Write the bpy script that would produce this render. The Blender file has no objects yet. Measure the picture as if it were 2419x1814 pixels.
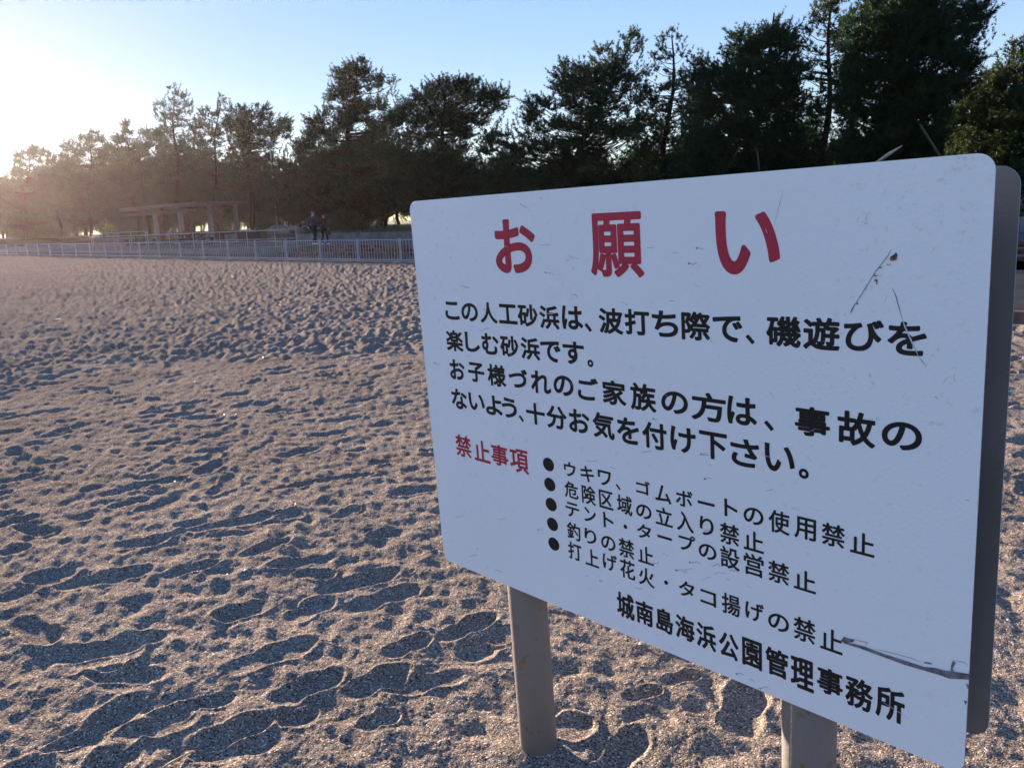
import bpy, bmesh, math, random
import numpy as np
from math import radians, sin, cos, pi, atan2, hypot
from mathutils import Vector, Matrix

sc = bpy.context.scene
COL = sc.collection
random.seed(7)
RNG = np.random.default_rng(11)

# ------------------------------------------------------------------ camera
FPX, PW, PH = 1938.96, 2419.0, 1814.0           # focal length in photo pixels, photo size
PITCH, ROLL, HC = radians(11.6), -0.040, 1.5
_f = np.array([0, cos(PITCH), -sin(PITCH)])
_r = np.array([1.0, 0, 0]); _u = np.cross(_r, _f)
CR = _r*cos(ROLL) + _u*sin(ROLL)
CU = -_r*sin(ROLL) + _u*cos(ROLL)
CF = _f
cam_d = bpy.data.cameras.new('camera'); cam = bpy.data.objects.new('camera', cam_d); COL.objects.link(cam)
cam_d.sensor_width = 36.0; cam_d.lens = 36.0*FPX/PW
cam_d.clip_start = 0.05; cam_d.clip_end = 6000
cam.matrix_world = Matrix(((CR[0], CU[0], -CF[0], 0), (CR[1], CU[1], -CF[1], 0), (CR[2], CU[2], -CF[2], HC), (0, 0, 0, 1)))
sc.camera = cam

# ------------------------------------------------------------------ sky and sun
SUN_EL, SUN_AZ = radians(8.0), radians(-34.5)    # azimuth from +Y, negative towards -X
world = bpy.data.worlds.new('World'); sc.world = world; world.use_nodes = True
wn = world.node_tree; wn.nodes.clear()
sky = wn.nodes.new('ShaderNodeTexSky'); sky.sky_type = 'NISHITA'; sky.sun_disc = False
sky.sun_elevation = SUN_EL; sky.sun_rotation = SUN_AZ
sky.air_density = 1.0; sky.dust_density = 0.03; sky.ozone_density = 3.3; sky.altitude = 0
bg = wn.nodes.new('ShaderNodeBackground'); bg.inputs['Strength'].default_value = 0.15
wo = wn.nodes.new('ShaderNodeOutputWorld')
gm = wn.nodes.new('ShaderNodeGamma'); gm.inputs['Gamma'].default_value = .20     # gentle tone curve over the whole sky
hs = wn.nodes.new('ShaderNodeHueSaturation'); hs.inputs['Saturation'].default_value = 2.9; hs.inputs['Hue'].default_value = .534
wn.links.new(sky.outputs[0], gm.inputs[0]); wn.links.new(gm.outputs[0], hs.inputs['Color']); wn.links.new(hs.outputs[0], bg.inputs[0]); wn.links.new(bg.outputs[0], wo.inputs[0])
sd = bpy.data.lights.new('sun', 'SUN'); sd.energy = 5.0; sd.angle = radians(0.9); sd.color = (1.0, 0.81, 0.61)
sun = bpy.data.objects.new('sun', sd); COL.objects.link(sun)
SDIR = Vector((sin(SUN_AZ)*cos(SUN_EL), cos(SUN_AZ)*cos(SUN_EL), sin(SUN_EL)))
sun.rotation_euler = SDIR.to_track_quat('Z', 'Y').to_euler()
sun.location = SDIR*100
sc.view_settings.view_transform = 'Standard'; sc.view_settings.look = 'None'
sc.view_settings.exposure = 2.45; sc.view_settings.gamma = 1.0
sc.view_settings.use_curve_mapping = False
sc.render.engine = 'CYCLES'
sc.cycles.max_bounces = 6; sc.cycles.transparent_max_bounces = 6

# ------------------------------------------------------------------ photo measurements -> places
def ray(px, py):
    d = CF*FPX + CR*(px-PW/2) - CU*(py-PH/2)
    return d/np.linalg.norm(d)
E1 = np.array([-.705, .709]); E1 /= np.linalg.norm(E1)     # along the fence, away to the left
EN = np.array([E1[1], -E1[0]])                              # across, away from the beach
P0 = np.array([-3.75, 29.35])
def ST(s, t, z=0.0):
    q = P0 + E1*s + EN*t
    return (float(q[0]), float(q[1]), z)
def to_st(x, y):
    d = np.array([x, y])-P0
    return float(d@E1), float(d@EN)
def at_t(px, t, py=560):
    """point of the land line t seen in photo column px"""
    d = ray(px, py)[:2]; d = d/np.linalg.norm(d)
    k = (t+P0@EN)/(d@EN)
    return d*k, k
def at_d(px, dist, py=560):
    d = ray(px, py)[:2]; d = d/np.linalg.norm(d)
    return d*dist
def zat(px, py, dist):
    d = ray(px, py); return HC + d[2]/hypot(d[0], d[1])*dist
def ground(px, py, z=0):
    d = ray(px, py); k = (z-HC)/d[2]
    return np.array([0, 0, HC])+d*k

# ------------------------------------------------------------------ mesh helpers
class MB:
    def __init__(s): s.v = []; s.f = []; s.m = []
    def add(s, vs, fs, mi=0):
        b = len(s.v); s.v += [tuple(v) for v in vs]; s.f += [tuple(b+i for i in f) for f in fs]; s.m += [mi]*len(fs)
    def box(s, c, size, rz=0, mi=0, bev=0):
        cx, cy, cz = c; hx, hy, hz = size[0]/2, size[1]/2, size[2]/2
        ca, sa = cos(rz), sin(rz)
        if bev <= 0:
            vs = [(x*hx, y*hy, z*hz) for x in (-1, 1) for y in (-1, 1) for z in (-1, 1)]
            fs = [(0, 1, 3, 2), (4, 6, 7, 5), (0, 4, 5, 1), (2, 3, 7, 6), (0, 2, 6, 4), (1, 5, 7, 3)]
        else:
            o = []
            for zz, ins in ((-hz, bev), (-hz+bev, 0), (hz-bev, 0), (hz, bev)):
                o += [(-hx+ins, -hy+ins, zz), (hx-ins, -hy+ins, zz), (hx-ins, hy-ins, zz), (-hx+ins, hy-ins, zz)]
            vs = o; fs = [(3, 2, 1, 0), (12, 13, 14, 15)]
            for k in range(3):
                for i in range(4):
                    j = (i+1) % 4; fs.append((k*4+i, k*4+j, k*4+4+j, k*4+4+i))
        s.add([(cx+x*ca-y*sa, cy+x*sa+y*ca, cz+z) for x, y, z in vs], fs, mi)
    def tube(s, pts, rs, n=8, cap=True, mi=0):
        pts = [Vector(p) for p in pts]; b = len(s.v)
        if not hasattr(rs, '__len__'): rs = [rs]*len(pts)
        for i, p in enumerate(pts):
            d = (pts[min(i+1, len(pts)-1)]-pts[max(i-1, 0)]).normalized()
            a = d.orthogonal().normalized() if i == 0 else (pa - d*pa.dot(d)).normalized()
            pa = a; c = d.cross(a)
            for k in range(n):
                t = 2*pi*k/n; s.v.append(tuple(p+(a*cos(t)+c*sin(t))*rs[i]))
        for i in range(len(pts)-1):
            for k in range(n):
                j = (k+1) % n; s.f.append((b+i*n+k, b+i*n+j, b+(i+1)*n+j, b+(i+1)*n+k)); s.m.append(mi)
        if cap:
            s.f.append(tuple(b+k for k in range(n))[::-1]); s.m.append(mi)
            e = b+(len(pts)-1)*n; s.f.append(tuple(e+k for k in range(n))); s.m.append(mi)
    def build(s, name, mat, parent=None, smooth=False, loc=None):
        me = bpy.data.meshes.new(name); me.from_pydata(s.v, [], s.f)
        for m in (mat if isinstance(mat, (list, tuple)) else [mat]): me.materials.append(m)
        if any(s.m): me.polygons.foreach_set('material_index', s.m)
        if smooth: me.polygons.foreach_set('use_smooth', [True]*len(s.f))
        me.update()
        o = bpy.data.objects.new(name, me); COL.objects.link(o)
        if parent: o.parent = parent
        if loc is not None: o.location = loc
        return o

def np_mesh(name, V, F, mat, parent=None, smooth=False, loc=None):
    """V (n,3), F (m,k) with one k"""
    me = bpy.data.meshes.new(name); k = F.shape[1]
    me.vertices.add(len(V)); me.vertices.foreach_set('co', np.ascontiguousarray(V, dtype=np.float32).ravel())
    me.loops.add(F.size); me.loops.foreach_set('vertex_index', np.ascontiguousarray(F, dtype=np.int32).ravel())
    me.polygons.add(len(F)); me.polygons.foreach_set('loop_start', np.arange(0, F.size, k, dtype=np.int32))
    try: me.polygons.foreach_set('loop_total', np.full(len(F), k, dtype=np.int32))
    except Exception: pass
    if smooth: me.polygons.foreach_set('use_smooth', np.ones(len(F), dtype=bool))
    me.materials.append(mat); me.update(calc_edges=True)
    o = bpy.data.objects.new(name, me); COL.objects.link(o)
    if parent: o.parent = parent
    if loc is not None: o.location = loc
    return o

def empty(name, loc, rz=0.0):
    o = bpy.data.objects.new(name, None); COL.objects.link(o); o.location = loc; o.rotation_euler = (0, 0, rz)
    o.empty_display_size = .2
    return o
def tag(o, label=None, cat=None, group=None, kind=None):
    if label: o['label'] = label
    if cat: o['category'] = cat
    if group: o['group'] = group
    if kind: o['kind'] = kind
    return o
def kids(o): return [c for c in bpy.data.objects if c.parent == o]
def copy_tree(o, parent=None, _k=None):
    c = o.copy(); COL.objects.link(c); c.parent = parent
    for ch in (o.children): copy_tree(ch, c)
    return c

# ------------------------------------------------------------------ materials
def mat(name, base, rough=.7, spec=.3, metal=0.0, var=0.0, vscale=6.0, bump=0.0, bscale=40.0, col2=None, detail=6, thr=None):
    m = bpy.data.materials.new(name); m.use_nodes = True
    nt = m.node_tree; b = nt.nodes['Principled BSDF']
    b.inputs['Roughness'].default_value = rough; b.inputs['Metallic'].default_value = metal
    b.inputs['Specular IOR Level'].default_value = spec
    tc = nt.nodes.new('ShaderNodeTexCoord')
    n = nt.nodes.new('ShaderNodeTexNoise'); n.inputs['Scale'].default_value = vscale; n.inputs['Detail'].default_value = detail
    nt.links.new(tc.outputs['Object'], n.inputs['Vector'])
    r = nt.nodes.new('ShaderNodeValToRGB')
    c2 = col2 or tuple(min(1, c*(1+var)) for c in base); c1 = base if col2 else tuple(c*(1-var) for c in base)
    lo, hi = thr or (.35, .65)
    r.color_ramp.elements[0].position = lo; r.color_ramp.elements[1].position = hi
    r.color_ramp.elements[0].color = (*c1, 1); r.color_ramp.elements[1].color = (*c2, 1)
    nt.links.new(n.outputs['Fac'], r.inputs[0]); nt.links.new(r.outputs[0], b.inputs['Base Color'])
    if bump:
        n2 = nt.nodes.new('ShaderNodeTexNoise'); n2.inputs['Scale'].default_value = bscale; n2.inputs['Detail'].default_value = 5
        nt.links.new(tc.outputs['Object'], n2.inputs['Vector'])
        bp = nt.nodes.new('ShaderNodeBump'); bp.inputs['Distance'].default_value = bump
        nt.links.new(n2.outputs['Fac'], bp.inputs['Height']); nt.links.new(bp.outputs[0], b.inputs['Normal'])
    if spec == 0:       # dusty matt ground: plain diffuse, no sheen at grazing angles
        d = nt.nodes.new('ShaderNodeBsdfDiffuse'); nt.links.new(r.outputs[0], d.inputs['Color'])
        if bump: nt.links.new(bp.outputs[0], d.inputs['Normal'])
        nt.links.new(d.outputs[0], nt.nodes['Material Output'].inputs[0])
    return m

def sand_mat():
    m = bpy.data.materials.new('sand'); m.use_nodes = True; nt = m.node_tree; N = nt.nodes; L = nt.links
    b = N['Principled BSDF']; b.inputs['Roughness'].default_value = 1.0; b.inputs['Specular IOR Level'].default_value = 0.0
    tc = N.new('ShaderNodeTexCoord')
    def noise(sc_, det=4, rough=.6):
        n = N.new('ShaderNodeTexNoise'); n.inputs['Scale'].default_value = sc_; n.inputs['Detail'].default_value = det
        n.inputs['Roughness'].default_value = rough; L.new(tc.outputs['Object'], n.inputs['Vector']); return n
    big = noise(.9, 5); r0 = N.new('ShaderNodeValToRGB'); L.new(big.outputs[0], r0.inputs[0])
    r0.color_ramp.elements[0].position = .3; r0.color_ramp.elements[1].position = .7
    r0.color_ramp.elements[0].color = (.145, .122, .106, 1); r0.color_ramp.elements[1].color = (.205, .173, .150, 1)
    v = N.new('ShaderNodeTexVoronoi'); v.inputs['Scale'].default_value = 230; L.new(tc.outputs['Object'], v.inputs['Vector'])
    sep = N.new('ShaderNodeSeparateColor'); L.new(v.outputs['Color'], sep.inputs[0])
    r1 = N.new('ShaderNodeValToRGB'); r1.color_ramp.interpolation = 'LINEAR'
    e = r1.color_ramp.elements; e[0].position = 0; e[0].color = (.10, .10, .11, 1); e[1].position = .30; e[1].color = (.85, .82, .80, 1)
    for p, c in ((.7, (1.15, 1.1, 1.05, 1)), (.93, (1.8, 1.7, 1.6, 1)), (.975, (3.2, 3.1, 3.0, 1))):
        q = e.new(p); q.color = c
    L.new(sep.outputs[0], r1.inputs[0])
    mx = N.new('ShaderNodeMix'); mx.data_type = 'RGBA'; mx.blend_type = 'MULTIPLY'; mx.inputs[0].default_value = 1.0
    L.new(r0.outputs[0], mx.inputs[6]); L.new(r1.outputs[0], mx.inputs[7]); L.new(mx.outputs[2], b.inputs['Base Color'])
    n1 = noise(130, 3, .65); n2 = noise(28, 4, .6)
    b1 = N.new('ShaderNodeBump'); b1.inputs['Distance'].default_value = .0022; L.new(n2.outputs[0], b1.inputs['Height'])
    b2 = N.new('ShaderNodeBump'); b2.inputs['Distance'].default_value = .0020
    L.new(n1.outputs[0], b2.inputs['Height']); L.new(b1.outputs[0], b2.inputs['Normal'])
    b3 = N.new('ShaderNodeBump'); b3.inputs['Distance'].default_value = .0014
    L.new(v.outputs['Distance'], b3.inputs['Height']); b3.invert = True; L.new(b2.outputs[0], b3.inputs['Normal'])
    L.new(b3.outputs[0], b.inputs['Normal'])
    return m

def leaf_mat(name, c1, c2, trans=.3):
    m = bpy.data.materials.new(name); m.use_nodes = True; nt = m.node_tree; N = nt.nodes; L = nt.links
    b = N['Principled BSDF']; b.inputs['Roughness'].default_value = .6; b.inputs['Specular IOR Level'].default_value = .25
    tc = N.new('ShaderNodeTexCoord'); n = N.new('ShaderNodeTexNoise'); n.inputs['Scale'].default_value = .8; n.inputs['Detail'].default_value = 5
    L.new(tc.outputs['Object'], n.inputs['Vector']); r = N.new('ShaderNodeValToRGB')
    r.color_ramp.elements[0].position = .35; r.color_ramp.elements[1].position = .68
    r.color_ramp.elements[0].color = (*c1, 1); r.color_ramp.elements[1].color = (*c2, 1)
    L.new(n.outputs[0], r.inputs[0]); L.new(r.outputs[0], b.inputs['Base Color'])
    t = N.new('ShaderNodeBsdfTranslucent'); L.new(r.outputs[0], t.inputs[0])
    mx = N.new('ShaderNodeMixShader'); mx.inputs[0].default_value = trans
    L.new(b.outputs[0], mx.inputs[1]); L.new(t.outputs[0], mx.inputs[2]); L.new(mx.outputs[0], N['Material Output'].inputs[0])
    return m

M = dict(
    sand=sand_mat(),
    asphalt=mat('asphalt', (.05, .052, .056), 1.0, 0, var=.25, vscale=3, bump=.0008, bscale=120),
    concrete=mat('concrete', (.16, .16, .16), 1.0, 0, var=.22, vscale=1.7, bump=.0015, bscale=60),
    concrete_post=mat('post_concrete', (.20, .175, .16), .8, .2, var=.15, vscale=4, bump=.003, bscale=60),
    paving=mat('paving', (.10, .092, .088), 1.0, 0, var=.2, vscale=2, bump=.0006, bscale=60),
    brick=mat('red_brick', (.13, .055, .045), 1.0, 0, var=.35, vscale=5, bump=.004, bscale=60),
    brick_b=mat('brown_brick', (.19, .115, .09), 1.0, 0, var=.3, vscale=5, bump=.004, bscale=60),
    mortar=mat('mortar', (.12, .10, .09), 1.0, 0, var=.2),
    rail=mat('painted_steel', (.30, .31, .34), 1.0, 0, var=.08, vscale=3),
    soil=mat('soil', (.11, .10, .05), .95, .1, var=.5, vscale=.7, bump=.03, bscale=9, col2=(.055, .07, .03)),
    ground=mat('ground', (.20, .17, .14), .95, .1, var=.2, vscale=.3),
    bark=mat('bark', (.028, .022, .018), .95, .1, var=.4, vscale=8, bump=.02, bscale=14),
    stake=mat('stake', (.085, .07, .055), .9, .1, var=.25, vscale=6),
    pale_wood=mat('pale_wood', (.42, .33, .24), .8, .2, var=.25, vscale=14),
    leaf=leaf_mat('pine_needles', (.006, .022, .010), (.022, .050, .015)),
    leaf_b=leaf_mat('pine_needles_olive', (.012, .029, .010), (.045, .064, .016)),
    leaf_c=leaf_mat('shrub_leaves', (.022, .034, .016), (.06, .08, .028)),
    leaf_y=leaf_mat('painted_lit_leaves', (.10, .13, .03), (.22, .24, .05), .45),  # sunlight put into the colour: a brighter, yellower version of the shrub leaves
    grassm=leaf_mat('grass', (.07, .09, .03), (.16, .16, .06), .3),
    roof=mat('roof_sheet', (.12, .065, .06), .7, .3, var=.15, vscale=1),
    dark=mat('dark_wood', (.035, .028, .024), .8, .2, var=.3, vscale=6),
    white=mat('white_paint', (.70, .70, .68), .55, .4, var=.06, vscale=4),
    bluewhite=mat('blue_white_paint', (.45, .62, .74), .5, .4, var=.08),
    rock=mat('rock', (.19, .15, .12), .95, .1, var=.35, vscale=2, bump=.03, bscale=6),
    red=mat('red_cloth', (.32, .035, .03), .8, .2, var=.15),
    skin=mat('skin', (.42, .25, .18), .6, .3, var=.05),
    hair=mat('hair', (.015, .013, .012), .6, .3, var=.2),
    greyhair=mat('grey_hair', (.16, .16, .17), .7, .3, var=.2),
    jacket=mat('grey_jacket', (.035, .040, .050), .85, .2, var=.25, vscale=9, bump=.01, bscale=18),
    maroon=mat('maroon_coat', (.030, .008, .008), .85, .2, var=.25, vscale=9, bump=.01, bscale=18),
    trouser=mat('dark_trousers', (.012, .014, .020), .85, .2, var=.2, vscale=9, bump=.01, bscale=18),
    blueshirt=mat('blue_shirt', (.16, .20, .32), .85, .2, var=.15, vscale=9, bump=.01, bscale=18),
    ochre=mat('ochre_trousers', (.22, .08, .035), .85, .2, var=.15),
    shoe=mat('white_shoes', (.62, .62, .62), .6, .3, var=.08),
    carwhite=mat('white_car_paint', (.62, .64, .66), .25, .6, var=.03),
    carsilver=mat('silver_car_paint', (.38, .40, .43), .25, .6, var=.03),
    glass=mat('dark_glass', (.015, .02, .025), .08, .6, var=.1),
    tyre=mat('tyre', (.02, .02, .02), .8, .2, var=.2),
    lampm=mat('lamp_grey', (.20, .21, .22), .5, .4, var=.1),
    shell=mat('shell', (.62, .58, .54), .4, .5, var=.2, vscale=40),
    straw=mat('straw', (.42, .32, .20), .7, .3, var=.2, vscale=30),
)

# ------------------------------------------------------------------ sand
def fft_noise(shape, cell, lo, hi, ang=0.0, aniso=1.0, seed=0):
    """periodic gaussian noise with wavelengths lo..hi metres, stretched by aniso along ang"""
    g = np.random.default_rng(seed); h, w = shape
    fy = np.fft.fftfreq(h, cell)[:, None]; fx = np.fft.rfftfreq(w, cell)[None, :]
    a = (fx*cos(ang)+fy*sin(ang))*aniso; b = -fx*sin(ang)+fy*cos(ang)
    k = np.sqrt(a*a+b*b)+1e-9
    A = np.exp(-(k*lo)**2)*(1-np.exp(-(k*hi)**2))/k
    s = np.fft.rfft2(g.standard_normal((h, w)).astype(np.float32))*A
    r = np.fft.irfft2(s, s=(h, w)); return (r/r.std()).astype(np.float32)

def stamp(H, cell, x, y, th, Ln, Wd, dep, k, rim, wrap):
    h, w = H.shape; R = int(Ln*.95/cell); ci, cj = int(y/cell), int(x/cell)
    I = np.arange(ci-R, ci+R+1); J = np.arange(cj-R, cj+R+1)
    if not wrap:
        I = I[(I >= 0) & (I < h)]; J = J[(J >= 0) & (J < w)]
        if len(I) < 3 or len(J) < 3: return
    Y = (I*cell-y)[:, None]; X = (J*cell-x)[None, :]
    u = X*cos(th)+Y*sin(th); v = -X*sin(th)+Y*cos(th)
    un = u/(Ln/2)
    wloc = (Wd/2)*(1-.20*np.exp(-((un+.15)/.3)**2)+.08*np.exp(-((un-.45)/.35)**2))
    q = (np.abs(un)**2.6+(np.abs(v)/wloc)**2.3)
    sq = q**.42
    m = 1/(1+np.exp(np.clip((sq-1)*k, -30, 30)))
    ring = np.exp(-((sq-1.22)/.17)**2)*rim*(1+.5*un)
    idx = np.ix_(I % h, J % w)
    H[idx] = H[idx]*(1-.8*m) - dep*m*(1+.22*un) + ring

def scatter(H, cell, X, Y, dens, wrap, seed, scale=1.0):
    g = random.Random(seed); n = int(X*Y*dens)
    for i in range(n):
        th = g.gauss(radians(30), radians(22)) if g.random() < .72 else g.uniform(0, pi)
        if g.random() < .5: th += pi
        old = g.random() < .62
        Ln = g.uniform(.24, .31)*scale; Wd = Ln*g.uniform(.36, .46)
        if old: stamp(H, cell, g.uniform(0, X), g.uniform(0, Y), th, Ln*g.uniform(.32, .95), Wd*g.uniform(.55, 1.2), g.uniform(.008, .026), g.uniform(3, 5.5), g.uniform(.004, .010), wrap)
        else: stamp(H, cell, g.uniform(0, X), g.uniform(0, Y), th, Ln, Wd, g.uniform(.014, .025), g.uniform(6, 11), g.uniform(.004, .009), wrap)

# near patch (5 mm cells) and a periodic patch for the rest of the beach
NC = .005; NX0, NY0, NXL, NYL = -5.5, .4, 11.5, 9.6
nsh = (int(NYL/NC), int(NXL/NC))
HN = .0040*fft_noise(nsh, NC, .095, .34, radians(30), .6, 3) + .0008*fft_noise(nsh, NC, .02, .09, radians(30), .7, 4)
scatter(HN, NC, NXL, NYL, 7.5, False, 21)
HN += .0004*fft_noise(nsh, NC, .009, .05, 0, 1, 5)
# prints seen at the front: photo pixels heel -> toe, width
for (x0, y0, x1, y1, wd, dp, k) in (
    (455, 1757, 640, 1692, .105, .026, 14), (235, 1745, 455, 1690, .115, .022, 9), (640, 1655, 800, 1588, .11, .022, 11),
    (815, 1640, 960, 1578, .105, .020, 12), (915, 1545, 1010, 1505, .095, .018, 12), (1040, 1508, 1165, 1452, .095, .022, 14),
    (545, 1580, 735, 1515, .12, .012, 10), (110, 1555, 380, 1500, .12, .026, 8), (760, 1395, 930, 1350, .12, .026, 8),
    (815, 1440, 985, 1385, .12, .030, 6), (150, 1385, 350, 1345, .13, .028, 7), (0, 1420, 170, 1350, .11, .022, 8),
    (440, 1255, 640, 1225, .10, .020, 12), (520, 1240, 650, 1215, .10, .022, 9), (0, 1310, 70, 1290, .11, .022, 10),
    (660, 1700, 740, 1675, .08, .03, 8), (860, 1710, 930, 1685, .08, .02, 8), (1495, 1640, 1540, 1630, .06, .026, 12),
    (1580, 1605, 1640, 1590, .06, .026, 12)):
    a = ground(x0, y0); b = ground(x1, y1); c = (a+b)/2
    stamp(HN, NC, c[0]-NX0, c[1]-NY0, atan2(b[1]-a[1], b[0]-a[0]), max(.12, float(np.linalg.norm(b-a))), wd, dp*.8, k*.75, .006, False)
FC = .016; FL = 16.0; fsh = (1000, 1000)
HF = .010*fft_noise(fsh, FC, .13, .5, radians(30), .6, 6) + .001*fft_noise(fsh, FC, .03, .1, 0, 1, 8)
scatter(HF, FC, FL, FL, 6.0, True, 22)
HB = fft_noise((512, 512), .25, 1.2, 8, 0, 1, 9)      # long swell, 128 m period

def samp(A, cell, x, y, wrap=True):
    fx = x/cell; fy = y/cell; i = np.floor(fy).astype(int); j = np.floor(fx).astype(int); a = (fx-j).astype(np.float32); b = (fy-i).astype(np.float32)
    h, w = A.shape
    if wrap: i0, i1, j0, j1 = i % h, (i+1) % h, j % w, (j+1) % w
    else:
        i0 = np.clip(i, 0, h-1); i1 = np.clip(i+1, 0, h-1); j0 = np.clip(j, 0, w-1); j1 = np.clip(j+1, 0, w-1)
    return (A[i0, j0]*(1-a)+A[i0, j1]*a)*(1-b)+(A[i1, j0]*(1-a)+A[i1, j1]*a)*b

# edge of the beach: the fence line, then (behind the board) a jog to the brown kerb
KE = np.array([.5, 25.1]); K1 = np.array([2.7, 13.42]); K2 = np.array([26.0, -9.88])
def edge_dist(x, y):
    F = (x-P0[0])*EN[0]+(y-P0[1])*EN[1]
    K = (x-K1[0])*EN[0]+(y-K1[1])*EN[1]
    d = K1-KE; n = np.array([-d[1], d[0]]); n = n/np.linalg.norm(n)
    S = (x-KE[0])*n[0]+(y-KE[1])*n[1]
    return np.maximum(F, np.minimum(K, S))
POSTS_XY = []
def sand_z(x, y):
    c, s = cos(.6), sin(.6)
    far = 1.2*(samp(HF, FC, x+3, y) + .8*samp(HF, FC, (x*c-y*s)*.87+5, (x*s+y*c)*.87)) 
    near = samp(HN, NC, x-NX0, y-NY0, False)
    bx = np.minimum(x-NX0, NX0+NXL-x); by = NY0+NYL-y
    w = np.clip(np.minimum(bx, by)/1.2, 0, 1); w = w*w*(3-2*w)
    z = .90*near*w+far*(1-w) + .006*samp(HB, .25, x+40, y+10)*np.clip((y-1)/8, .25, 1)
    e = edge_dist(x, y)
    fl = np.clip((e+.9)/.8, 0, 1); z = z*(1-.75*fl)-.02*fl
    z = np.where(e > .02, z-np.minimum(.4, (e-.02)*2), z)
    return z
az = np.concatenate([np.linspace(-80, -37, 60, endpoint=False), np.linspace(-37, 37, 1240, endpoint=False), np.linspace(37, 80, 60)])
dep = np.concatenate([np.linspace(66, 39, 40, endpoint=False), np.linspace(39, 1.35, 690, endpoint=False), np.linspace(1.35, .5, 24)])
AZ, DP = np.meshgrid(np.radians(az), np.radians(dep))
R_ = HC/np.tan(DP); X_ = R_*np.sin(AZ); Y_ = R_*np.cos(AZ); Z_ = sand_z(X_, Y_)
for (bx_, by_) in ((.02, 2.10), (.58, 1.50)):      # sand levelled and slightly heaped round the post feet
    g_ = np.exp(-((X_-bx_)**2+(Y_-by_)**2)/.10**2); Z_ = Z_*(1-.8*g_)+.012*g_
nr, ncol = AZ.shape
I = (np.arange(nr-1)[:, None]*ncol+np.arange(ncol-1)[None, :]).ravel()
F = np.stack([I, I+1, I+ncol+1, I+ncol], 1)
e_ = edge_dist(X_, Y_).ravel(); keep = (e_[F[:, 0]] < .35)
F = F[keep]; used = np.unique(F); remap = -np.ones(nr*ncol, dtype=np.int64); remap[used] = np.arange(len(used))
V = np.stack([X_.ravel(), Y_.ravel(), Z_.ravel()], 1)[used]
sand = np_mesh('sand_beach', V, remap[F], M['sand'], smooth=True); tag(sand, kind='structure')
del X_, Y_, Z_, R_, AZ, DP
def sand_z_(x, y): return sand_z(np.array([x]), np.array([y]))[0]
def sheet(name, pts, z, mt, kind='structure'):
    b = MB(); b.add([(p[0], p[1], z) for p in pts], [tuple(range(len(pts)))]); o = b.build(name, mt)
    if kind: tag(o, kind=kind)
    return o
b = MB(); b.add([(-2500, -2500, -.55), (2500, -2500, -.55), (2500, 2500, -.55), (-2500, 2500, -.55)], [(0, 1, 2, 3)])
tag(b.build('ground', M['ground']), kind='structure')
o = sheet('asphalt_path', [ST(95, .13), ST((KE-P0)@E1-.05, .13), (KE[0]+.06, KE[1]), (K1[0]+.16, K1[1]+.14), (K2[0]+.12, K2[1]+.12), (K2[0]+14, K2[1]+14), ST(-60, 3.31), ST(95, 3.31)], .03, M['asphalt'])

# concrete footing under the fence, brown kerb further right
def strip(name, a, c, w, z0, z1, mt, over=0):
    a = Vector((a[0], a[1], 0)); c = Vector((c[0], c[1], 0)); d = (c-a); L_ = d.length+over
    b = MB(); m_ = (a+c)/2; b.box((m_.x, m_.y, (z0+z1)/2), (L_, w, z1-z0), atan2(d.y, d.x), bev=.012); return b.build(name, mt)
tag(strip('fence_footing', ST(95, 0), KE, .26, -.45, .035, M['concrete']), kind='structure')
kerb = empty('kerb', (K1[0], K1[1], 0)); tag(kerb, kind='structure')
kd = (K2-K1)/np.linalg.norm(K2-K1); kn = int(np.linalg.norm(K2-K1)/.6)
kb = None
for i in range(kn):
    c = K1+kd*(.6*i+.3)
    if kb is None:
        b = MB(); b.box((0, 0, -.14), (.592, .16, .52), 0, bev=.012); kb = b.build('kerb_stone', M['brick_b'])
    else: kb = kb.copy(); COL.objects.link(kb)
    kb.location = (c[0]-K1[0], c[1]-K1[1], .0 + random.uniform(-.003, .003)); kb.rotation_euler = (0, 0, atan2(kd[1], kd[0])); kb.parent = kerb
d_ = K1-KE; tag(strip('kerb_side', KE, K1, .16, -.4, .12, M['concrete'], -.16), kind='structure')

# brick terrace steps, platform
def sbox(b, s0, s1, t0, t1, z0, z1, mi=0, bev=.0):
    q = ST((s0+s1)/2, (t0+t1)/2); b.box((q[0], q[1], (z0+z1)/2), (abs(s1-s0), abs(t1-t0), z1-z0), atan2(E1[1], E1[0]), mi, bev)
s650, _ = to_st(*at_t(650, 3.3)[0])
steps = empty('brick_steps', ST(0, 3.3, 0)); tag(steps, kind='structure')
def local(o, parent): o.parent = parent; o.matrix_parent_inverse = Matrix.Translation(parent.location).inverted(); return o
S_R = -46.0
for k in range(3):
    b = MB(); sbox(b, S_R, s650, 3.32+.9*k, 4.21+.9*k if k < 2 else 5.2, .0, .12*(k+1)+.008, 0)
    local(b.build('step', M['mortar']), steps)
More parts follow.
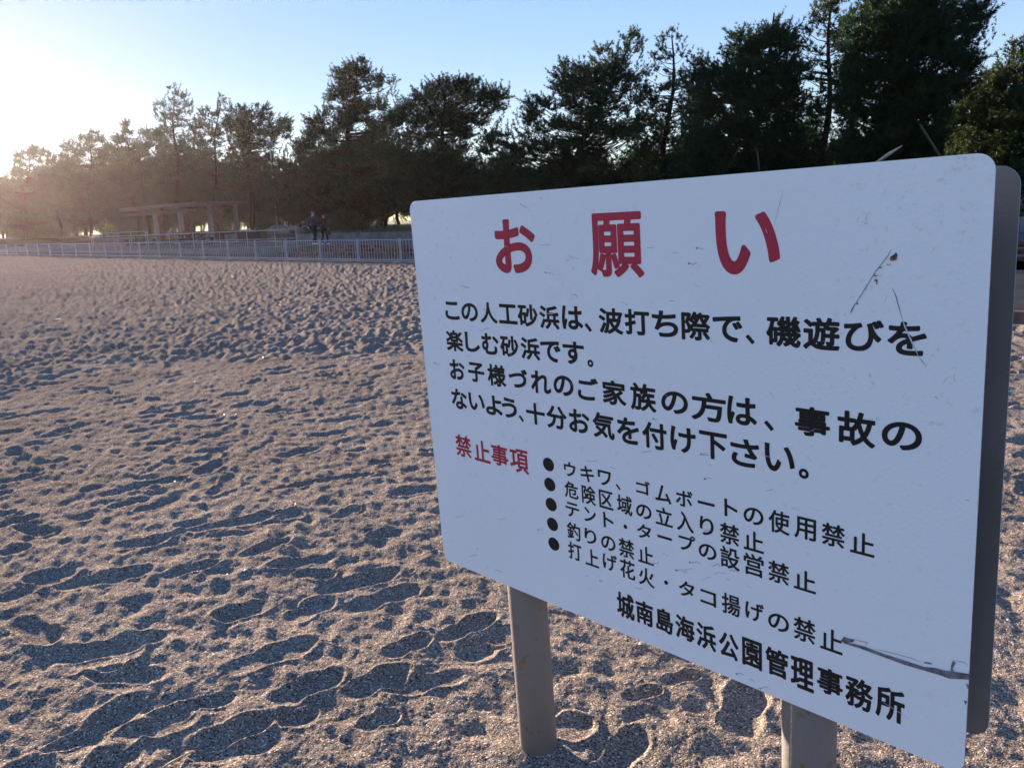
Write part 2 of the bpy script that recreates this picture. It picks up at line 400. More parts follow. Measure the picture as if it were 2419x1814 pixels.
# header bricks along each riser, individual where they show largest (right of the board), joined elsewhere
bm_ = MB(); bm_.box((0, 0, 0), (.205, .22, .098), 0, bev=.008); bmesh_brick = None
for k in range(3):
    j = MB(); s = S_R+.11; cnt = 0
    while s < s650-.1:
        q = ST(s, 3.40+.9*k, .03+.12*k+.055)
        if -26 < s < -9.5:
            if bmesh_brick is None:
                o = bm_.build('brick', [M['brick'], M['brick_b']]); bmesh_brick = o.data
            else:
                o = bpy.data.objects.new('brick', bmesh_brick); COL.objects.link(o)
            o.location = (q[0]-steps.location[0], q[1]-steps.location[1], q[2]+random.uniform(-.003, .003)); o.rotation_euler = (0, 0, atan2(E1[1], E1[0])+random.uniform(-.01, .01)); o.parent = steps
        else:
            j.box((q[0], q[1], q[2]+random.uniform(-.004, .004)), (.205, .22, .098), atan2(E1[1], E1[0]), random.choice((0, 1)))
        s += .215; cnt += 1
    tag(local(j.build('brick_course', [M['brick'], M['brick_b']]), steps), kind='stuff')
    # tread pavers
    j = MB(); s = S_R+.2
    while s < s650-.2:
        for r_ in range(2):
            sbox(j, s-.197, s+.197, 3.55+.9*k+r_*.32, 3.86+.9*k+r_*.32, .06+.12*k, .1275+.12*k+random.uniform(0, .004), random.choice((0, 0, 1)))
        s += .40
    tag(local(j.build('tread_paver', [M['brick_b'], M['brick']]), steps), kind='stuff')
ZP = .385
b = MB(); sbox(b, -46, 95, 6.0, 16.4, .0, ZP); sbox(b, -46, s650, 5.2, 5.998, .0, ZP-.002)
tag(b.build('platform', M['paving']), kind='structure')
# ramp between the two handrails
sR, _ = to_st(*at_t(698, 4.0)[0]); sL, _ = to_st(*at_t(213, 4.0)[0])
b = MB()
def rz_(s): return .034+max(0, min(1, (sL-s)/(sL-s650)))*(ZP-.036)
vs = []
for s in (s650, sL):
    for t in (3.9, 6.0): vs += [ST(s, t, 0), ST(s, t, rz_(s))]
b.add(vs, [(1, 5, 7, 3), (0, 4, 5, 1), (2, 3, 7, 6), (0, 1, 3, 2), (4, 6, 7, 5)])
tag(b.build('ramp', M['concrete']), kind='structure')
tag(sheet('concrete_apron', [ST(s650, 3.315), ST(95, 3.315), ST(95, 5.99), ST(s650, 5.99)], .026, M['concrete']), kind='structure')

# retaining wall of upright concrete planks
wall = empty('retaining_wall', ST(0, 11)); tag(wall, 'low grey retaining wall of upright concrete planks below the pines', 'wall')
def plank_wall(s0, s1, t, near=None):
    j = MB(); s = s0; idx = 0
    while s < s1:
        dt = random.uniform(-.012, .012); w_ = .235
        b_ = j if not (near and near[0] < s < near[1]) else MB()
        sbox(b_, s+.004, s+w_-.004, t+dt, t+.2+dt, .30, .84+random.uniform(-.006, .006), 0, .012)
        if b_ is not j: local(b_.build('plank', M['concrete']), wall)
        s += w_
    tag(local(j.build('plank_row', M['concrete']), wall), kind='stuff')
plank_wall(-40, 25.2, 11.0, near=(-30, -16))
plank_wall(25.2, 60, 15.6); 
b = MB(); sbox(b, 25.0, 25.24, 11.21, 15.8, .3, .84); local(b.build('return_wall', M['concrete']), wall)

# raised planted ground behind
g = MB(); gs = []
rows = [11.24, 13, 16, 20, 28, 45, 90, 600]; cols = [-400, -80, -46, -38, -30, -22, -14, -6, 2, 10, 18, 25.1]
def grid_ground(rows, cols, z0):
    b = MB(); base = 0; vs = []
    for i, t in enumerate(rows):
        for jn, s in enumerate(cols):
            vs.append(ST(s, t, z0 + (0 if i == 0 else min(.5, .05*i)) + (random.uniform(-.06, .08) if 0 < i < 6 else 0)))
    n = len(cols); fs = [(i*n+j, i*n+j+1, (i+1)*n+j+1, (i+1)*n+j) for i in range(len(rows)-1) for j in range(n-1)]
    b.add(vs, [f[::-1] for f in fs]); return b
tag(grid_ground(rows, cols, .80).build('planted_ground', M['soil']), kind='structure')
tag(grid_ground([15.85, 18, 22, 28, 45, 90, 600], [25.1, 30, 36, 42, 50, 60, 75, 95, 400], .80).build('planted_ground', M['soil']), kind='structure')

# ------------------------------------------------------------------ bar fence on the edge of the beach
fence = empty('bar_fence', ST(0, 0)); tag(fence, 'long low white steel bar fence along the far edge of the sand', 'fence')
FH = .80; SP = 2.587; NB = 29; RZ = atan2(E1[1], E1[0])
post = bal = toprail = botrail = None
def inst(me, name, loc, parent, rz=RZ):
    o = bpy.data.objects.new(name, me); COL.objects.link(o); o.parent = parent
    o.location = (loc[0]-parent.location[0], loc[1]-parent.location[1], loc[2]-parent.location[2]); o.rotation_euler = (0, 0, rz); return o
def mesh_only(mb, name, mt, smooth=False):
    o = mb.build(name, mt, smooth=smooth); me = o.data; bpy.data.objects.remove(o); return me
b = MB(); b.box((0, 0, FH/2), (.075, .06, FH+.03), 0, bev=.008); b.box((0, 0, FH+.022), (.095, .08, .02), 0, bev=.006); b.box((0, 0, .008), (.14, .14, .016), 0)
me_post = mesh_only(b, 'fence_post', M['rail'])
b = MB(); b.tube([(0, 0, 0), (0, 0, FH-.135)], .009, 6); me_bal = mesh_only(b, 'baluster', M['rail'], True)
b = MB(); L_ = SP-.08
b.tube([(L_*(k/8-.5), 0, .022*(1-(2*k/8-1)**2)) for k in range(9)], .019, 8); me_top = mesh_only(b, 'top_rail', M['rail'], True)
b = MB(); b.box((0, 0, 0), (L_, .045, .035), 0, bev=.006); me_bot = mesh_only(b, 'bottom_rail', M['rail'])
nbal = 0; jb = MB(); first = -1
sE = (KE-P0)@E1
i0 = int(math.ceil(sE/SP))
for i in range(i0, NB):
    s = i*SP
    inst(me_post, 'post', ST(s, 0, .035), fence)
    if i == NB-1: break
    m_ = ST(s+SP/2, 0, FH-.005); inst(me_top, 'top_rail', m_, fence)
    inst(me_bot, 'bottom_rail', (m_[0], m_[1], .10), fence)
    for k in range(14):
        q = ST(s+SP*(k+1)/15, 0, .115)
        if -1 <= i <= 18 and nbal < 290: inst(me_bal, 'baluster', q, fence); nbal += 1
        else:
            b_ = MB(); jb.tube([q, (q[0], q[1], q[2]+FH-.135)], .0085, 5)
tag(local(jb.build('baluster_row', M['rail']), fence), kind='stuff')

# ------------------------------------------------------------------ handrails of the ramp
def handrail(name, label, s_list, t, z0f, top_r=.024, h=1.1, zt=None):
    root = empty(name, ST(s_list[0], t, 0)); tag(root, label, 'handrail', 'handrails of the ramp')
    tops = []; mids = []
    for s in s_list:
        z0 = z0f(s); zt_ = zt(s); b = MB(); b.tube([ST(s, t, z0), ST(s, t, zt_)], .021, 8); local(b.build('post', M['rail'], smooth=True), root)
        tops.append(ST(s, t, zt_)); mids.append(ST(s, t, zt_-.45))
    b = MB(); b.tube(tops, top_r, 8); local(b.build('top_rail', M['rail'], smooth=True), root)
    b = MB(); b.tube(mids, .018, 8); local(b.build('middle_rail', M['rail'], smooth=True), root)
    return root
rp = [697.8, 647.4, 581.4, 517, 454, 397.8, 346.3, 302.9, 267, 240, 213]
sl = [to_st(*at_t(x, 4.0)[0])[0] for x in rp]
handrail('handrail', 'near handrail of the ramp, white steel with two rails, starting left of the two walkers', sl, 4.05, lambda s: rz_(s)-.02 if s > s650 else .1, zt=lambda s: 1.235-.12*(s-sl[0])/(sl[-1]-sl[0]))
rq = [342, 308, 278, 252, 232, 217, 214]
sl2 = [to_st(*at_t(x, 6.1)[0])[0] for x in rq[:6]]
handrail('handrail', 'far handrail of the ramp, behind the near one at its left end', sl2, 6.15, lambda s: ZP-.02, zt=lambda s: 1.40-.05*(s-sl2[0])/(sl2[-1]-sl2[0]))

# ------------------------------------------------------------------ picnic shelter
cx_, d0 = None, None
sC, tC = 33.9, 8.1
SH = empty('picnic_shelter', ST(sC, tC, ZP)); tag(SH, 'open picnic shelter with flat brown roof on pale posts and dark red brick piers', 'shelter')
sz = lambda px, py, s, t: zat(px, py, hypot(*ST(s, t)[:2]))
zr = sz(451, 481, sC, tC)
b = MB(); sbox(b, sC-.2, 47.2, tC-.1, 12.2, zr-.14, zr+.10, 0, .02); local(b.build('roof', M['roof']), SH)
b = MB(); sbox(b, 32.2, 45.4, tC-.75, tC-.55, zr-.62, zr-.42, 0, .01); local(b.build('front_beam', M['stake']), SH)
b = MB(); sbox(b, sC+.2, 46.8, tC+2.6, tC+2.8, zr-.42, zr-.14); local(b.build('inner_beam', M['stake']), SH)
def t_on(px, s):      # where the land line s is seen in column px
    lo, hi = tC-1, 14.0
    for _ in range(30):
        m_ = (lo+hi)/2
        if to_st(*at_t(px, m_)[0])[0] > s: hi = m_
        else: lo = m_
    return m_
for px in (372, 431, 503):
    p_, k_ = at_t(px, tC-.65); s_, t_ = to_st(*p_)
    if px == 503:
        s_ = 34.1; tt_ = t_on(503, s_)
        b = MB(); sbox(b, s_-.14, s_+.14, tt_-.13, tt_+.13, ZP, zr-.14, 0, .015); local(b.build('post', M['concrete_post']), SH)
        b = MB(); n_ = int((zr-.14-ZP)/.075)
        for c_ in range(n_):
            sbox(b, s_-.2, s_+.25, t_on(506, s_), t_on(528, s_), ZP+c_*.075, ZP+c_*.075+.067, 0); sbox(b, s_-.195, s_+.245, t_on(506, s_)+.01, t_on(528, s_)-.01, ZP+c_*.075+.067, ZP+(c_+1)*.075, 0)
        local(b.build('brick_pier', [M['brick'], M['brick_b']]), SH); continue
    b = MB(); sbox(b, s_-.14, s_+.14, tC-.76, tC-.50, ZP, zr-.62, 0, .015); local(b.build('post', M['concrete_post']), SH)
    # brick pier with raised courses
    b = MB(); s2 = (to_st(*at_t(px+5, tC+.5)[0])[0]+to_st(*at_t(px+22, tC+.5)[0])[0])/2; hw = abs(to_st(*at_t(px+5, tC+.5)[0])[0]-to_st(*at_t(px+22, tC+.5)[0])[0])/2
    n_ = int((zr-.14-ZP)/.075)
    for c_ in range(n_):
        in_ = .004 if c_ % 2 else 0
        sbox(b, s2-hw+in_, s2+hw-in_, tC+.3+in_, tC+.75-in_, ZP+c_*.075, ZP+c_*.075+.067, 0)
        sbox(b, s2-hw+.02, s2+hw-.02, tC+.32, tC+.73, ZP+c_*.075+.067, ZP+(c_+1)*.075, 0)
    local(b.build('brick_pier', [M['brick'], M['brick_b']]), SH)
    b = MB(); sbox(b, s_-.14, s_+.14, 11.5, 11.76, ZP, zr-.14, 0, .015); local(b.build('post', M['concrete_post']), SH)

# tables and benches by the shelter
def picnic_table(px, t, label, mt_top, w=1.6, h=.72, benches=True, rz=None):
    p_, k_ = at_t(px, t); root = empty('picnic_table', (p_[0], p_[1], ZP), RZ if rz is None else rz); tag(root, label, 'table')
    b = MB()
    for i in range(5): b.box((0, -.32+.16*i, h), (w, .145, .045), 0, bev=.006)
    b.build('table_top', mt_top, root)
    for sx in (-1, 1):
        b = MB(); b.box((sx*w*.36, 0, h/2-.01), (.09, .10, h-.04), 0); b.box((sx*w*.36, 0, .04), (.10, 1.2, .08), 0); b.box((sx*w*.36, 0, h-.06), (.08, .7, .06), 0)
        b.build('leg', M['dark'], root)
    if benches:
        for sy in (-1, 1):
            b = MB(); b.box((0, sy*.68, .42), (w, .26, .045), 0, bev=.006)
            for sx in (-1, 1): b.box((sx*w*.36, sy*.68, .2), (.07, .2, .4), 0)
            b.build('bench', M['dark'], root)
    return root
picnic_table(440, 6.9, 'pale topped picnic table with a red bag on it, in front of the shelter', M['concrete_post'])
picnic_table(468, 7.2, 'dark picnic table to the right of the pale topped one', M['dark'])
picnic_table(331, 7.0, 'long dark picnic table at the left end of the shelter', M['dark'], w=2.4)
p_, _ = at_t(437, 6.9); bagr = MB()
bagr.tube([(p_[0]-.2, p_[1]+.05, ZP+.80), (p_[0]-.05, p_[1], ZP+.86), (p_[0]+.25, p_[1], ZP+.79)], [.06, .13, .05], 8)
o = bagr.build('bag', M['red'], smooth=True); tag(o, 'red bag lying on the pale picnic table', 'bag')

# wash stands: dark roofed counter with three white panels
p_, k_ = at_t(598, 9.2); ws = empty('sink_counter', (p_[0], p_[1], ZP), RZ); tag(ws, 'grey outdoor sink counter with three white fronts right of the shelter', 'sink')
b = MB(); b.box((0, 0, .76), (3.2, .7, .06), 0, bev=.01); b.build('counter_top', M['concrete_post'], ws)
b = MB(); b.box((0, .05, .36), (3.0, .5, .72), 0, bev=.01); b.build('base', M['dark'], ws)
for i in range(3):
    b = MB(); b.box((.65-.70*i+.1, -.245, .42), (.34, .08, .56), 0, bev=.01); b.build('front_panel', M['white'], ws)
    b = MB(); b.tube([(.65-.70*i+.1, .15, .79), (.65-.70*i+.1, .15, .95), (.65-.70*i+.1, .0, .98)], .015, 6); b.build('tap', M['rail'], ws)

# lamp post
p_, k_ = at_t(657.6, 12.4); lp = empty('lamp_post', (p_[0], p_[1], .8)); tag(lp, 'slim tall lamp post standing among the pines right of the shelter', 'lamp post')
hz = zat(645, 345, k_)
b = MB(); b.tube([(0, 0, 0), (0, 0, .8), (0, 0, hz-.8)], [.085, .065, .045], 10); b.build('pole', M['lampm'], lp, True)
b = MB(); b.tube([(0, 0, hz-.85), (0, 0, hz-.80), (0, 0, hz-.55), (0, 0, hz-.50)], [.09, .20, .24, .08], 12); b.build('lamp_head', M['lampm'], lp, True)

# boulders on the bank
def boulder(px, py, t, w, h, label):
    p_, k_ = at_t(px, t); bm = bmesh.new(); bmesh.ops.create_icosphere(bm, subdivisions=3, radius=1)
    g_ = random.Random(px)
    ph = [g_.uniform(0, 6) for _ in range(6)]
    for v in bm.verts:
        c = v.co; k = 1+.12*sin(3*c.x+ph[0])*cos(2.4*c.y+ph[1])+.09*sin(5*c.z+ph[2]+2*c.x)+.05*sin(9*c.x+ph[3])*sin(8*c.y+ph[4])
        v.co = Vector((c.x*w*k, c.y*w*.7*k, max(-.3, c.z*k)*h))
    me = bpy.data.meshes.new('boulder'); bm.to_mesh(me); bm.free(); me.materials.append(M['rock'])
    o = bpy.data.objects.new('boulder', me); COL.objects.link(o); o.location = (p_[0], p_[1], .84); tag(o, label, 'boulder')
boulder(660, 530, 12.6, .95, .62, 'large rounded brown boulder at the foot of the lamp post')
boulder(703, 530, 13.0, .6, .5, 'smaller brown boulder right of the large one, behind the man in grey')
boulder(596, 545, 11.9, .5, .35, 'small pale boulder behind the sink counter')
p_, k_ = at_t(678, 14.0); sg = empty('marker_post', (p_[0], p_[1], .84)); tag(sg, 'short light blue marker post between the two boulders', 'post')
b = MB(); b.box((0, 0, .35), (.22, .14, .9), 0, bev=.03); b.build('body', M['bluewhite'], sg); b = MB(); b.box((0, 0, .83), (.24, .16, .05), 0, bev=.01); b.build('cap', M['white'], sg)

# white board far right and its posts
p_ = at_d(2452, 33); z0, z1 = zat(2415, 494, 33), zat(2415, 425, 33)
nb = empty('white_board', (p_[0], p_[1], .85), radians(-38)); tag(nb, 'white board on posts behind the right end of the retaining wall', 'board')
b = MB(); b.box((0, 0, (z0+z1)/2-.85), (1.5, .05, z1-z0), 0, bev=.01); b.build('panel', M['white'], nb)
for sx in (-1, 1):
    b = MB(); b.tube([(sx*.62, .06, 0), (sx*.62, .06, z1-.85)], .03, 8); b.build('post', M['lampm'], nb)

# cars parked behind
def car(px, d, label, mt, rz, L=4.2):
    p_ = at_d(px, d); root = empty('parked_car', (p_[0], p_[1], .55), rz); tag(root, label, 'car', 'cars parked behind the pines')
    prof = [(-2.1, .35), (-2.1, .85), (-1.95, 1.0), (-1.2, 1.05), (-.55, 1.5), (1.1, 1.52), (1.85, 1.1), (2.1, 1.0), (2.12, .4), (1.8, .25), (-1.8, .25)]
    W = .84; b = MB(); n = len(prof)
    vs = [(x, -W*(.86 if z > 1.2 else 1), z) for x, z in prof]+[(x, W*(.86 if z > 1.2 else 1), z) for x, z in prof]
    b.add(vs, [tuple(range(n))[::-1], tuple(range(n, 2*n))]+[(i, (i+1) % n, n+(i+1) % n, n+i) for i in range(n)])
    b.build('body', mt, root)
    b = MB()
    for sy in (-1, 1):
        for quad in ([(-1.0, 1.08), (-.5, 1.42), (.2, 1.44), (.2, 1.08)], [(.28, 1.08), (.28, 1.44), (1.05, 1.43), (1.55, 1.12)]):
            vs = [(x, sy*(W*(.86+(1.52-z)*.27)+.012), z) for x, z in quad]; b.add(vs, [(0, 1, 2, 3)] if sy < 0 else [(3, 2, 1, 0)])
    b.add([(-1.22, -.66, 1.09), (-1.22, .66, 1.09), (-.62, .6, 1.46), (-.62, -.6, 1.46)], [(0, 1, 2, 3)])
    b.build('windows', M['glass'], root)
    for sx in (-1.3, 1.3):
        for sy in (-1, 1):
            b = MB(); b.tube([(sx, sy*.62, .31), (sx, sy*.87, .31)], .31, 16); w_ = b.build('wheel', M['tyre'], root)
            b = MB(); b.tube([(sx, sy*.86, .31), (sx, sy*.885, .31)], .19, 12); b.build('rim', M['carsilver'], w_)
car(755, 78, 'white car, the left one of two seen under the pines above the woman', M['carwhite'], .3)
car(783, 82, 'silver car right of the white one, half hidden by the hedge', M['carsilver'], .25)

# ------------------------------------------------------------------ pines
def tuft_template(g, n=11, L=.19, w=.020):
    """a pine shoot: needles fanned round an axis (+z), each one thin triangle"""
    V = []
    for i in range(n):
        a = 2*pi*i/n*1.618+g.uniform(0, .5); el = g.uniform(.30, 1.25); base = g.uniform(-.35, .35)*L
        d = np.array([cos(a)*cos(el), sin(a)*cos(el), sin(el)]); s = np.cross(d, [g.uniform(-1, 1), g.uniform(-1, 1), g.uniform(-1, 1)]); s /= np.linalg.norm(s)+1e-9
        o = np.array([0, 0, base]); l = L*g.uniform(.75, 1.15)
        V += [o-s*w, o+s*w, o+d*l]
    return np.array(V)
TG = random.Random(5)
TEMPL = [tuft_template(TG) for _ in range(10)]
def bake_tufts(P, D, S, rng, wmul=1.0):
    """P positions, D axis directions, S scales"""
    out = []
    D = D/np.linalg.norm(D, axis=1, keepdims=True)
    ref = rng.standard_normal(D.shape); A = np.cross(D, ref); A /= np.linalg.norm(A, axis=1, keepdims=True)+1e-9; B = np.cross(D, A)
    which = rng.integers(0, len(TEMPL), len(P))
    for k, T in enumerate(TEMPL):
        m = which == k
        if not m.any(): continue
        p, a, b, d, s = P[m], A[m], B[m], D[m], S[m][:, None, None]
        v = (T[None, :, 0:1]*a[:, None, :]+T[None, :, 1:2]*b[:, None, :]+T[None, :, 2:3]*d[:, None, :])*s+p[:, None, :]
        out.append(v.reshape(-1, 3))
    V = np.concatenate(out); F = np.arange(len(V)).reshape(-1, 3)
    return V, F
def inpoly(x, y, poly):
    px = np.array([p[0] for p in poly]); py = np.array([p[1] for p in poly]); r = np.zeros(x.shape, bool); j = len(px)-1
    for i in range(len(px)):
        c = ((py[i] > y) != (py[j] > y)) & (x < (px[j]-px[i])*(y-py[i])/(py[j]-py[i]+1e-12)+px[i]); r ^= c; j = i
    return r
NTRI = 0
def make_pine(name, poly, base_a, seed, npad, mt, ntuft=24, tsc=1.0, pad=(.35, .75), depth=.42, trunk_r=.16, lean=None, fork=False):
    """poly: crown outline (a, z) in metres round the trunk foot; returns (crown V,F) and trunk MB"""
    global NTRI
    rng = np.random.default_rng(seed); g = random.Random(seed)
    pa = np.array([p[0] for p in poly]); pz = np.array([p[1] for p in poly])
    ztop = pz.max(); zlow = pz.min(); atop = pa[pz.argmax()]
    C = []; tries = 0
    while len(C) < npad and tries < npad*60:
        tries += 1
        a = rng.uniform(pa.min(), pa.max()); z = rng.uniform(zlow, ztop)
        if not inpoly(np.array([a]), np.array([z]), poly)[0]: continue
        row = inpoly(np.linspace(pa.min(), pa.max(), 30), np.full(30, z), poly); wd = row.sum()/30*(pa.max()-pa.min())
        dd = depth*min(wd, 7); b = rng.uniform(-dd, dd)
        C.append((a, b, z, wd))
    trunk = MB()
    def axis(z):
        k = max(0, min(1, z/ztop)); return (base_a*(1-k**1.3)+atop*k**1.3*.92+base_a*.08*k + .18*sin(z*.9+seed), .15*sin(z*.7+seed*2))
    zs = np.linspace(-.25, ztop*.97, 11)
    trunk.tube([(axis(z)[0] if z > 0 else base_a, axis(z)[1] if z > 0 else 0, z) for z in zs], [max(.015, trunk_r*(1-.93*max(0, z)/ztop)**.85) for z in zs], 7)
    P = []; D = []; S = []
    for (a, b, z, wd) in C:
        rp = g.uniform(*pad)*min(1, .45+wd/5); n = max(8, int(1.35*ntuft*(rp/.55)**1.7))
        zb = max(min(zlow, z)*.8, z-g.uniform(.15, .45)*abs(a-axis(z)[0])-.15); ax = axis(zb)
        mid = ((a+ax[0])/2, (b+ax[1])/2, (z*.45+zb*.55)-.08*hypot(a-ax[0], b)); ln = hypot(a-ax[0], b-ax[1])
        if ln > .5 or g.random() < .3: trunk.tube([(ax[0], ax[1], zb), mid, (a, b, z)], [min(.05, .014+.010*ln), min(.03, .010+.006*ln), .006], 4, False)
        out = np.array([a-ax[0], b-ax[1], .0]); out = out/(np.linalg.norm(out)+.4)
        nsh_ = max(4, int(n/3.2)); c0 = np.array([a, b, z])-out*rp*.5
        for _ in range(nsh_):          # bottle-brush shoots fanning up and out from the branch end
            th = rng.uniform(0, 2*pi); el = rng.uniform(-.1, 1.1)
            dv = np.array([cos(th)*cos(el), sin(th)*cos(el), sin(el)])+out*.55; dv /= np.linalg.norm(dv)
            ln_ = rp*rng.uniform(.55, 1.35); m_ = max(3, int(ln_/(.115*tsc)))
            k_ = np.linspace(.25, 1, m_)[:, None]; st_ = c0+rng.uniform(-.3, .3, 3)*rp*np.array([1, 1, .4])
            pt = st_+dv*k_*ln_+np.array([0, 0, .18*ln_])*k_**2+rng.normal(0, .018, (m_, 3))
            P.append(pt); D.append(np.tile(dv+np.array([0, 0, .35]), (m_, 1))+rng.normal(0, .12, (m_, 3))); S.append(rng.uniform(.8, 1.15, m_)*tsc*(1.08-.3*k_[:, 0]))
    # leading shoots round the outline, so the skyline is spiky
    per = list(zip(poly, poly[1:]+poly[:1]))
    for (p, q) in per:
        L = hypot(q[0]-p[0], q[1]-p[1]); n = int(L/.20)
        for i in range(n):
            k = rng.random(); a = p[0]+(q[0]-p[0])*k; z = p[1]+(q[1]-p[1])*k
            if z < zlow+.25*(ztop-zlow) and rng.random() < .6: continue
            if rng.random() < .35: continue
            m_ = g.randint(5, 9); up = g.uniform(-.05, .22); ln_ = g.uniform(.5, .95); b0 = g.uniform(-.8, .8); lx = g.uniform(-.12, .12)+.12*np.sign(a-base_a)
            for j in range(m_):
                f_ = j/(m_-1); wob = .10*(1-f_)+.02
                P.append(np.array([[a-lx*(1-f_)*2+g.uniform(-wob, wob), b0+g.uniform(-wob, wob), z+up-ln_*(1-f_)]])); D.append(np.array([[lx+g.uniform(-.3, .3), g.uniform(-.3, .3), .9]])); S.append(np.array([tsc*g.uniform(.75, 1.05)*(1-.35*f_)]))
    P = np.concatenate(P); D = np.concatenate(D); S = np.concatenate(S)
    V, F = bake_tufts(P, D, S, rng); NTRI += len(F)
    return V, F, trunk

def place_pine(poly_px, base_px, t, seed, npad, label, mt, cat='pine tree', group='pines along the beach wall', **kw):
    p_, dist = at_t(base_px, t); vd = p_/np.linalg.norm(p_); lat = np.array([vd[1], -vd[0]])
    zb = .86+min(.4, max(0, (t-12)*.05))
    def loc(px, py):
        d = ray(px, py); k = dist/(d[0]*vd[0]+d[1]*vd[1]); q = d*k
        return (float(q[0]*lat[0]+q[1]*lat[1]), float(q[2]+HC-zb))
    poly = [loc(*q) for q in poly_px]
    V, F, tr = make_pine('pine_tree', poly, 0.0, seed, npad, mt, **kw)
    root = empty('pine_tree', (p_[0], p_[1], zb), -atan2(vd[0], vd[1]))
    tag(root, label, cat, group)
    np_mesh('crown', V, F, mt, root); tr.build('trunk', M['bark'], root, True)
    return root

LF, LB = M['leaf'], M['leaf_b']
G_ = 'pines along the beach wall'
place_pine([(-60, 470), (-50, 400), (0, 418), (35, 393), (38, 370), (77, 345), (104, 351), (130, 368), (150, 400), (165, 470), (150, 520), (-40, 530)], 60, 17, 31, 230, 'leftmost rounded pine, washed out by the low sun', LF, tsc=1.5, trunk_r=.2)
place_pine([(120, 440), (143, 370), (158, 339), (185, 316), (203, 325), (220, 303), (243, 316), (255, 339), (280, 350), (300, 420), (290, 520), (130, 520)], 215, 18, 32, 230, 'second pine from the left, low and rounded, in the glare', LF, tsc=1.4, trunk_r=.2)
place_pine([(262, 420), (274, 322), (290, 306), (297, 282), (309, 300), (332, 309), (345, 300), (359, 291), (385, 305), (400, 350), (395, 500), (270, 500)], 330, 18, 33, 170, 'pine with two small peaks left of the tallest one behind the shelter', LF, tsc=1.3, trunk_r=.2)
place_pine([(350, 400), (355, 330), (385, 300), (362, 262), (363, 243), (386, 239), (394, 215), (412, 199), (428, 201), (438, 208), (452, 226), (457, 250), (462, 285), (450, 300), (480, 330), (485, 400), (470, 480), (360, 480)], 428, 14, 34, 185, 'tall open pine with a narrow head standing up behind the shelter roof', LF, tsc=1.1, pad=(.25, .55), ntuft=20, trunk_r=.2)
place_pine([(458, 400), (455, 300), (474, 256), (501, 264), (507, 285), (514, 258), (515, 232), (524, 224), (534, 230), (536, 250), (530, 275), (540, 300), (560, 340), (550, 470), (465, 480)], 508, 17, 35, 150, 'thin pine with a lone bushy leader between two broader crowns', LF, tsc=1.15, pad=(.25, .55), ntuft=20, trunk_r=.17)
place_pine([(540, 350), (532, 290), (540, 264), (555, 250), (568, 258), (586, 262), (605, 250), (620, 254), (635, 250), (640, 275), (655, 268), (665, 290), (684, 280), (694, 318), (679, 341), (656, 345), (640, 380), (650, 420), (560, 480), (530, 440)], 605, 13.5, 36, 210, 'dark pine with a flat broad head right behind the lamp post', LF, tsc=1.05, pad=(.28, .6), trunk_r=.2)
place_pine([(640, 470), (650, 400), (678, 368), (690, 344), (727, 324), (730, 299), (746, 262), (768, 240), (776, 215), (775, 190), (790, 158), (802, 175), (821, 149), (832, 165), (846, 140), (868, 145), (889, 162), (905, 190), (895, 215), (912, 235), (933, 196), (944, 225), (935, 262), (960, 300), (975, 380), (960, 500), (880, 530), (740, 530), (660, 520)], 820, 14, 37, 400, 'big pointed pine with a split top left of centre, above the two walkers', LF, tsc=1.05, trunk_r=.24, depth=.35)
place_pine([(925, 420), (925, 300), (945, 255), (975, 226), (1001, 214), (1023, 194), (1048, 188), (1060, 200), (1077, 192), (1095, 203), (1117, 187), (1123, 215), (1139, 210), (1160, 225), (1179, 217), (1208, 200), (1199, 250), (1186, 281), (1164, 295), (1130, 312), (1105, 318), (1095, 350), (1130, 380), (1140, 480), (950, 500)], 1060, 14.5, 38, 300, 'broad wind-swept pine whose upper right limb points up to the right', LF, tsc=1.0, trunk_r=.24, depth=.35)
place_pine([(1120, 520), (1110, 420), (1130, 350), (1160, 318), (1200, 300), (1217, 278), (1222, 262), (1238, 250), (1245, 235), (1255, 226), (1275, 230), (1290, 222), (1305, 216), (1308, 185), (1316, 170), (1334, 150), (1350, 160), (1382, 160), (1393, 136), (1420, 119), (1453, 108), (1480, 115), (1484, 84), (1509, 78), (1522, 108), (1505, 130), (1525, 143), (1508, 165), (1500, 182), (1520, 240), (1540, 470), (1300, 540)], 1330, 14, 39, 370, 'pine rising in steps to the right, directly above the left part of the board', LF, tsc=.95, trunk_r=.24, depth=.32)
place_pine([(1490, 460), (1500, 250), (1497, 185), (1530, 178), (1536, 160), (1534, 135), (1552, 110), (1558, 86), (1575, 95), (1590, 70), (1604, 72), (1612, 95), (1626, 80), (1630, 110), (1643, 105), (1637, 138), (1630, 170), (1650, 220), (1665, 460)], 1570, 14.5, 40, 150, 'slender pine with a pale green pointed head above the middle of the board', LB, tsc=.9, pad=(.25, .55), trunk_r=.18)
place_pine([(1600, 470), (1620, 250), (1637, 172), (1660, 150), (1704, 162), (1707, 105), (1720, 110), (1735, 105), (1740, 48), (1750, 72), (1764, 85), (1784, 66), (1795, 90), (1812, 83), (1822, 55), (1834, 28), (1850, 14), (1863, 30), (1852, 61), (1868, 80), (1885, 110), (1900, 250), (1890, 460)], 1745, 13.5, 41, 350, 'dense dark pine with several upright spires right of the middle', LF, tsc=.9, trunk_r=.22, depth=.35)
place_pine([(1860, 440), (1850, 200), (1866, 90), (1880, 66), (1896, 70), (1912, 62), (1916, 30), (1926, 5), (1935, -30), (1985, -60), (2010, -40), (2040, -10), (2045, 40), (2020, 90), (2040, 200), (2030, 420)], 1925, 15, 42, 150, 'pale olive pine with a thin see-through top leaving the picture', LB, tsc=.95, pad=(.25, .5), ntuft=19, trunk_r=.18)
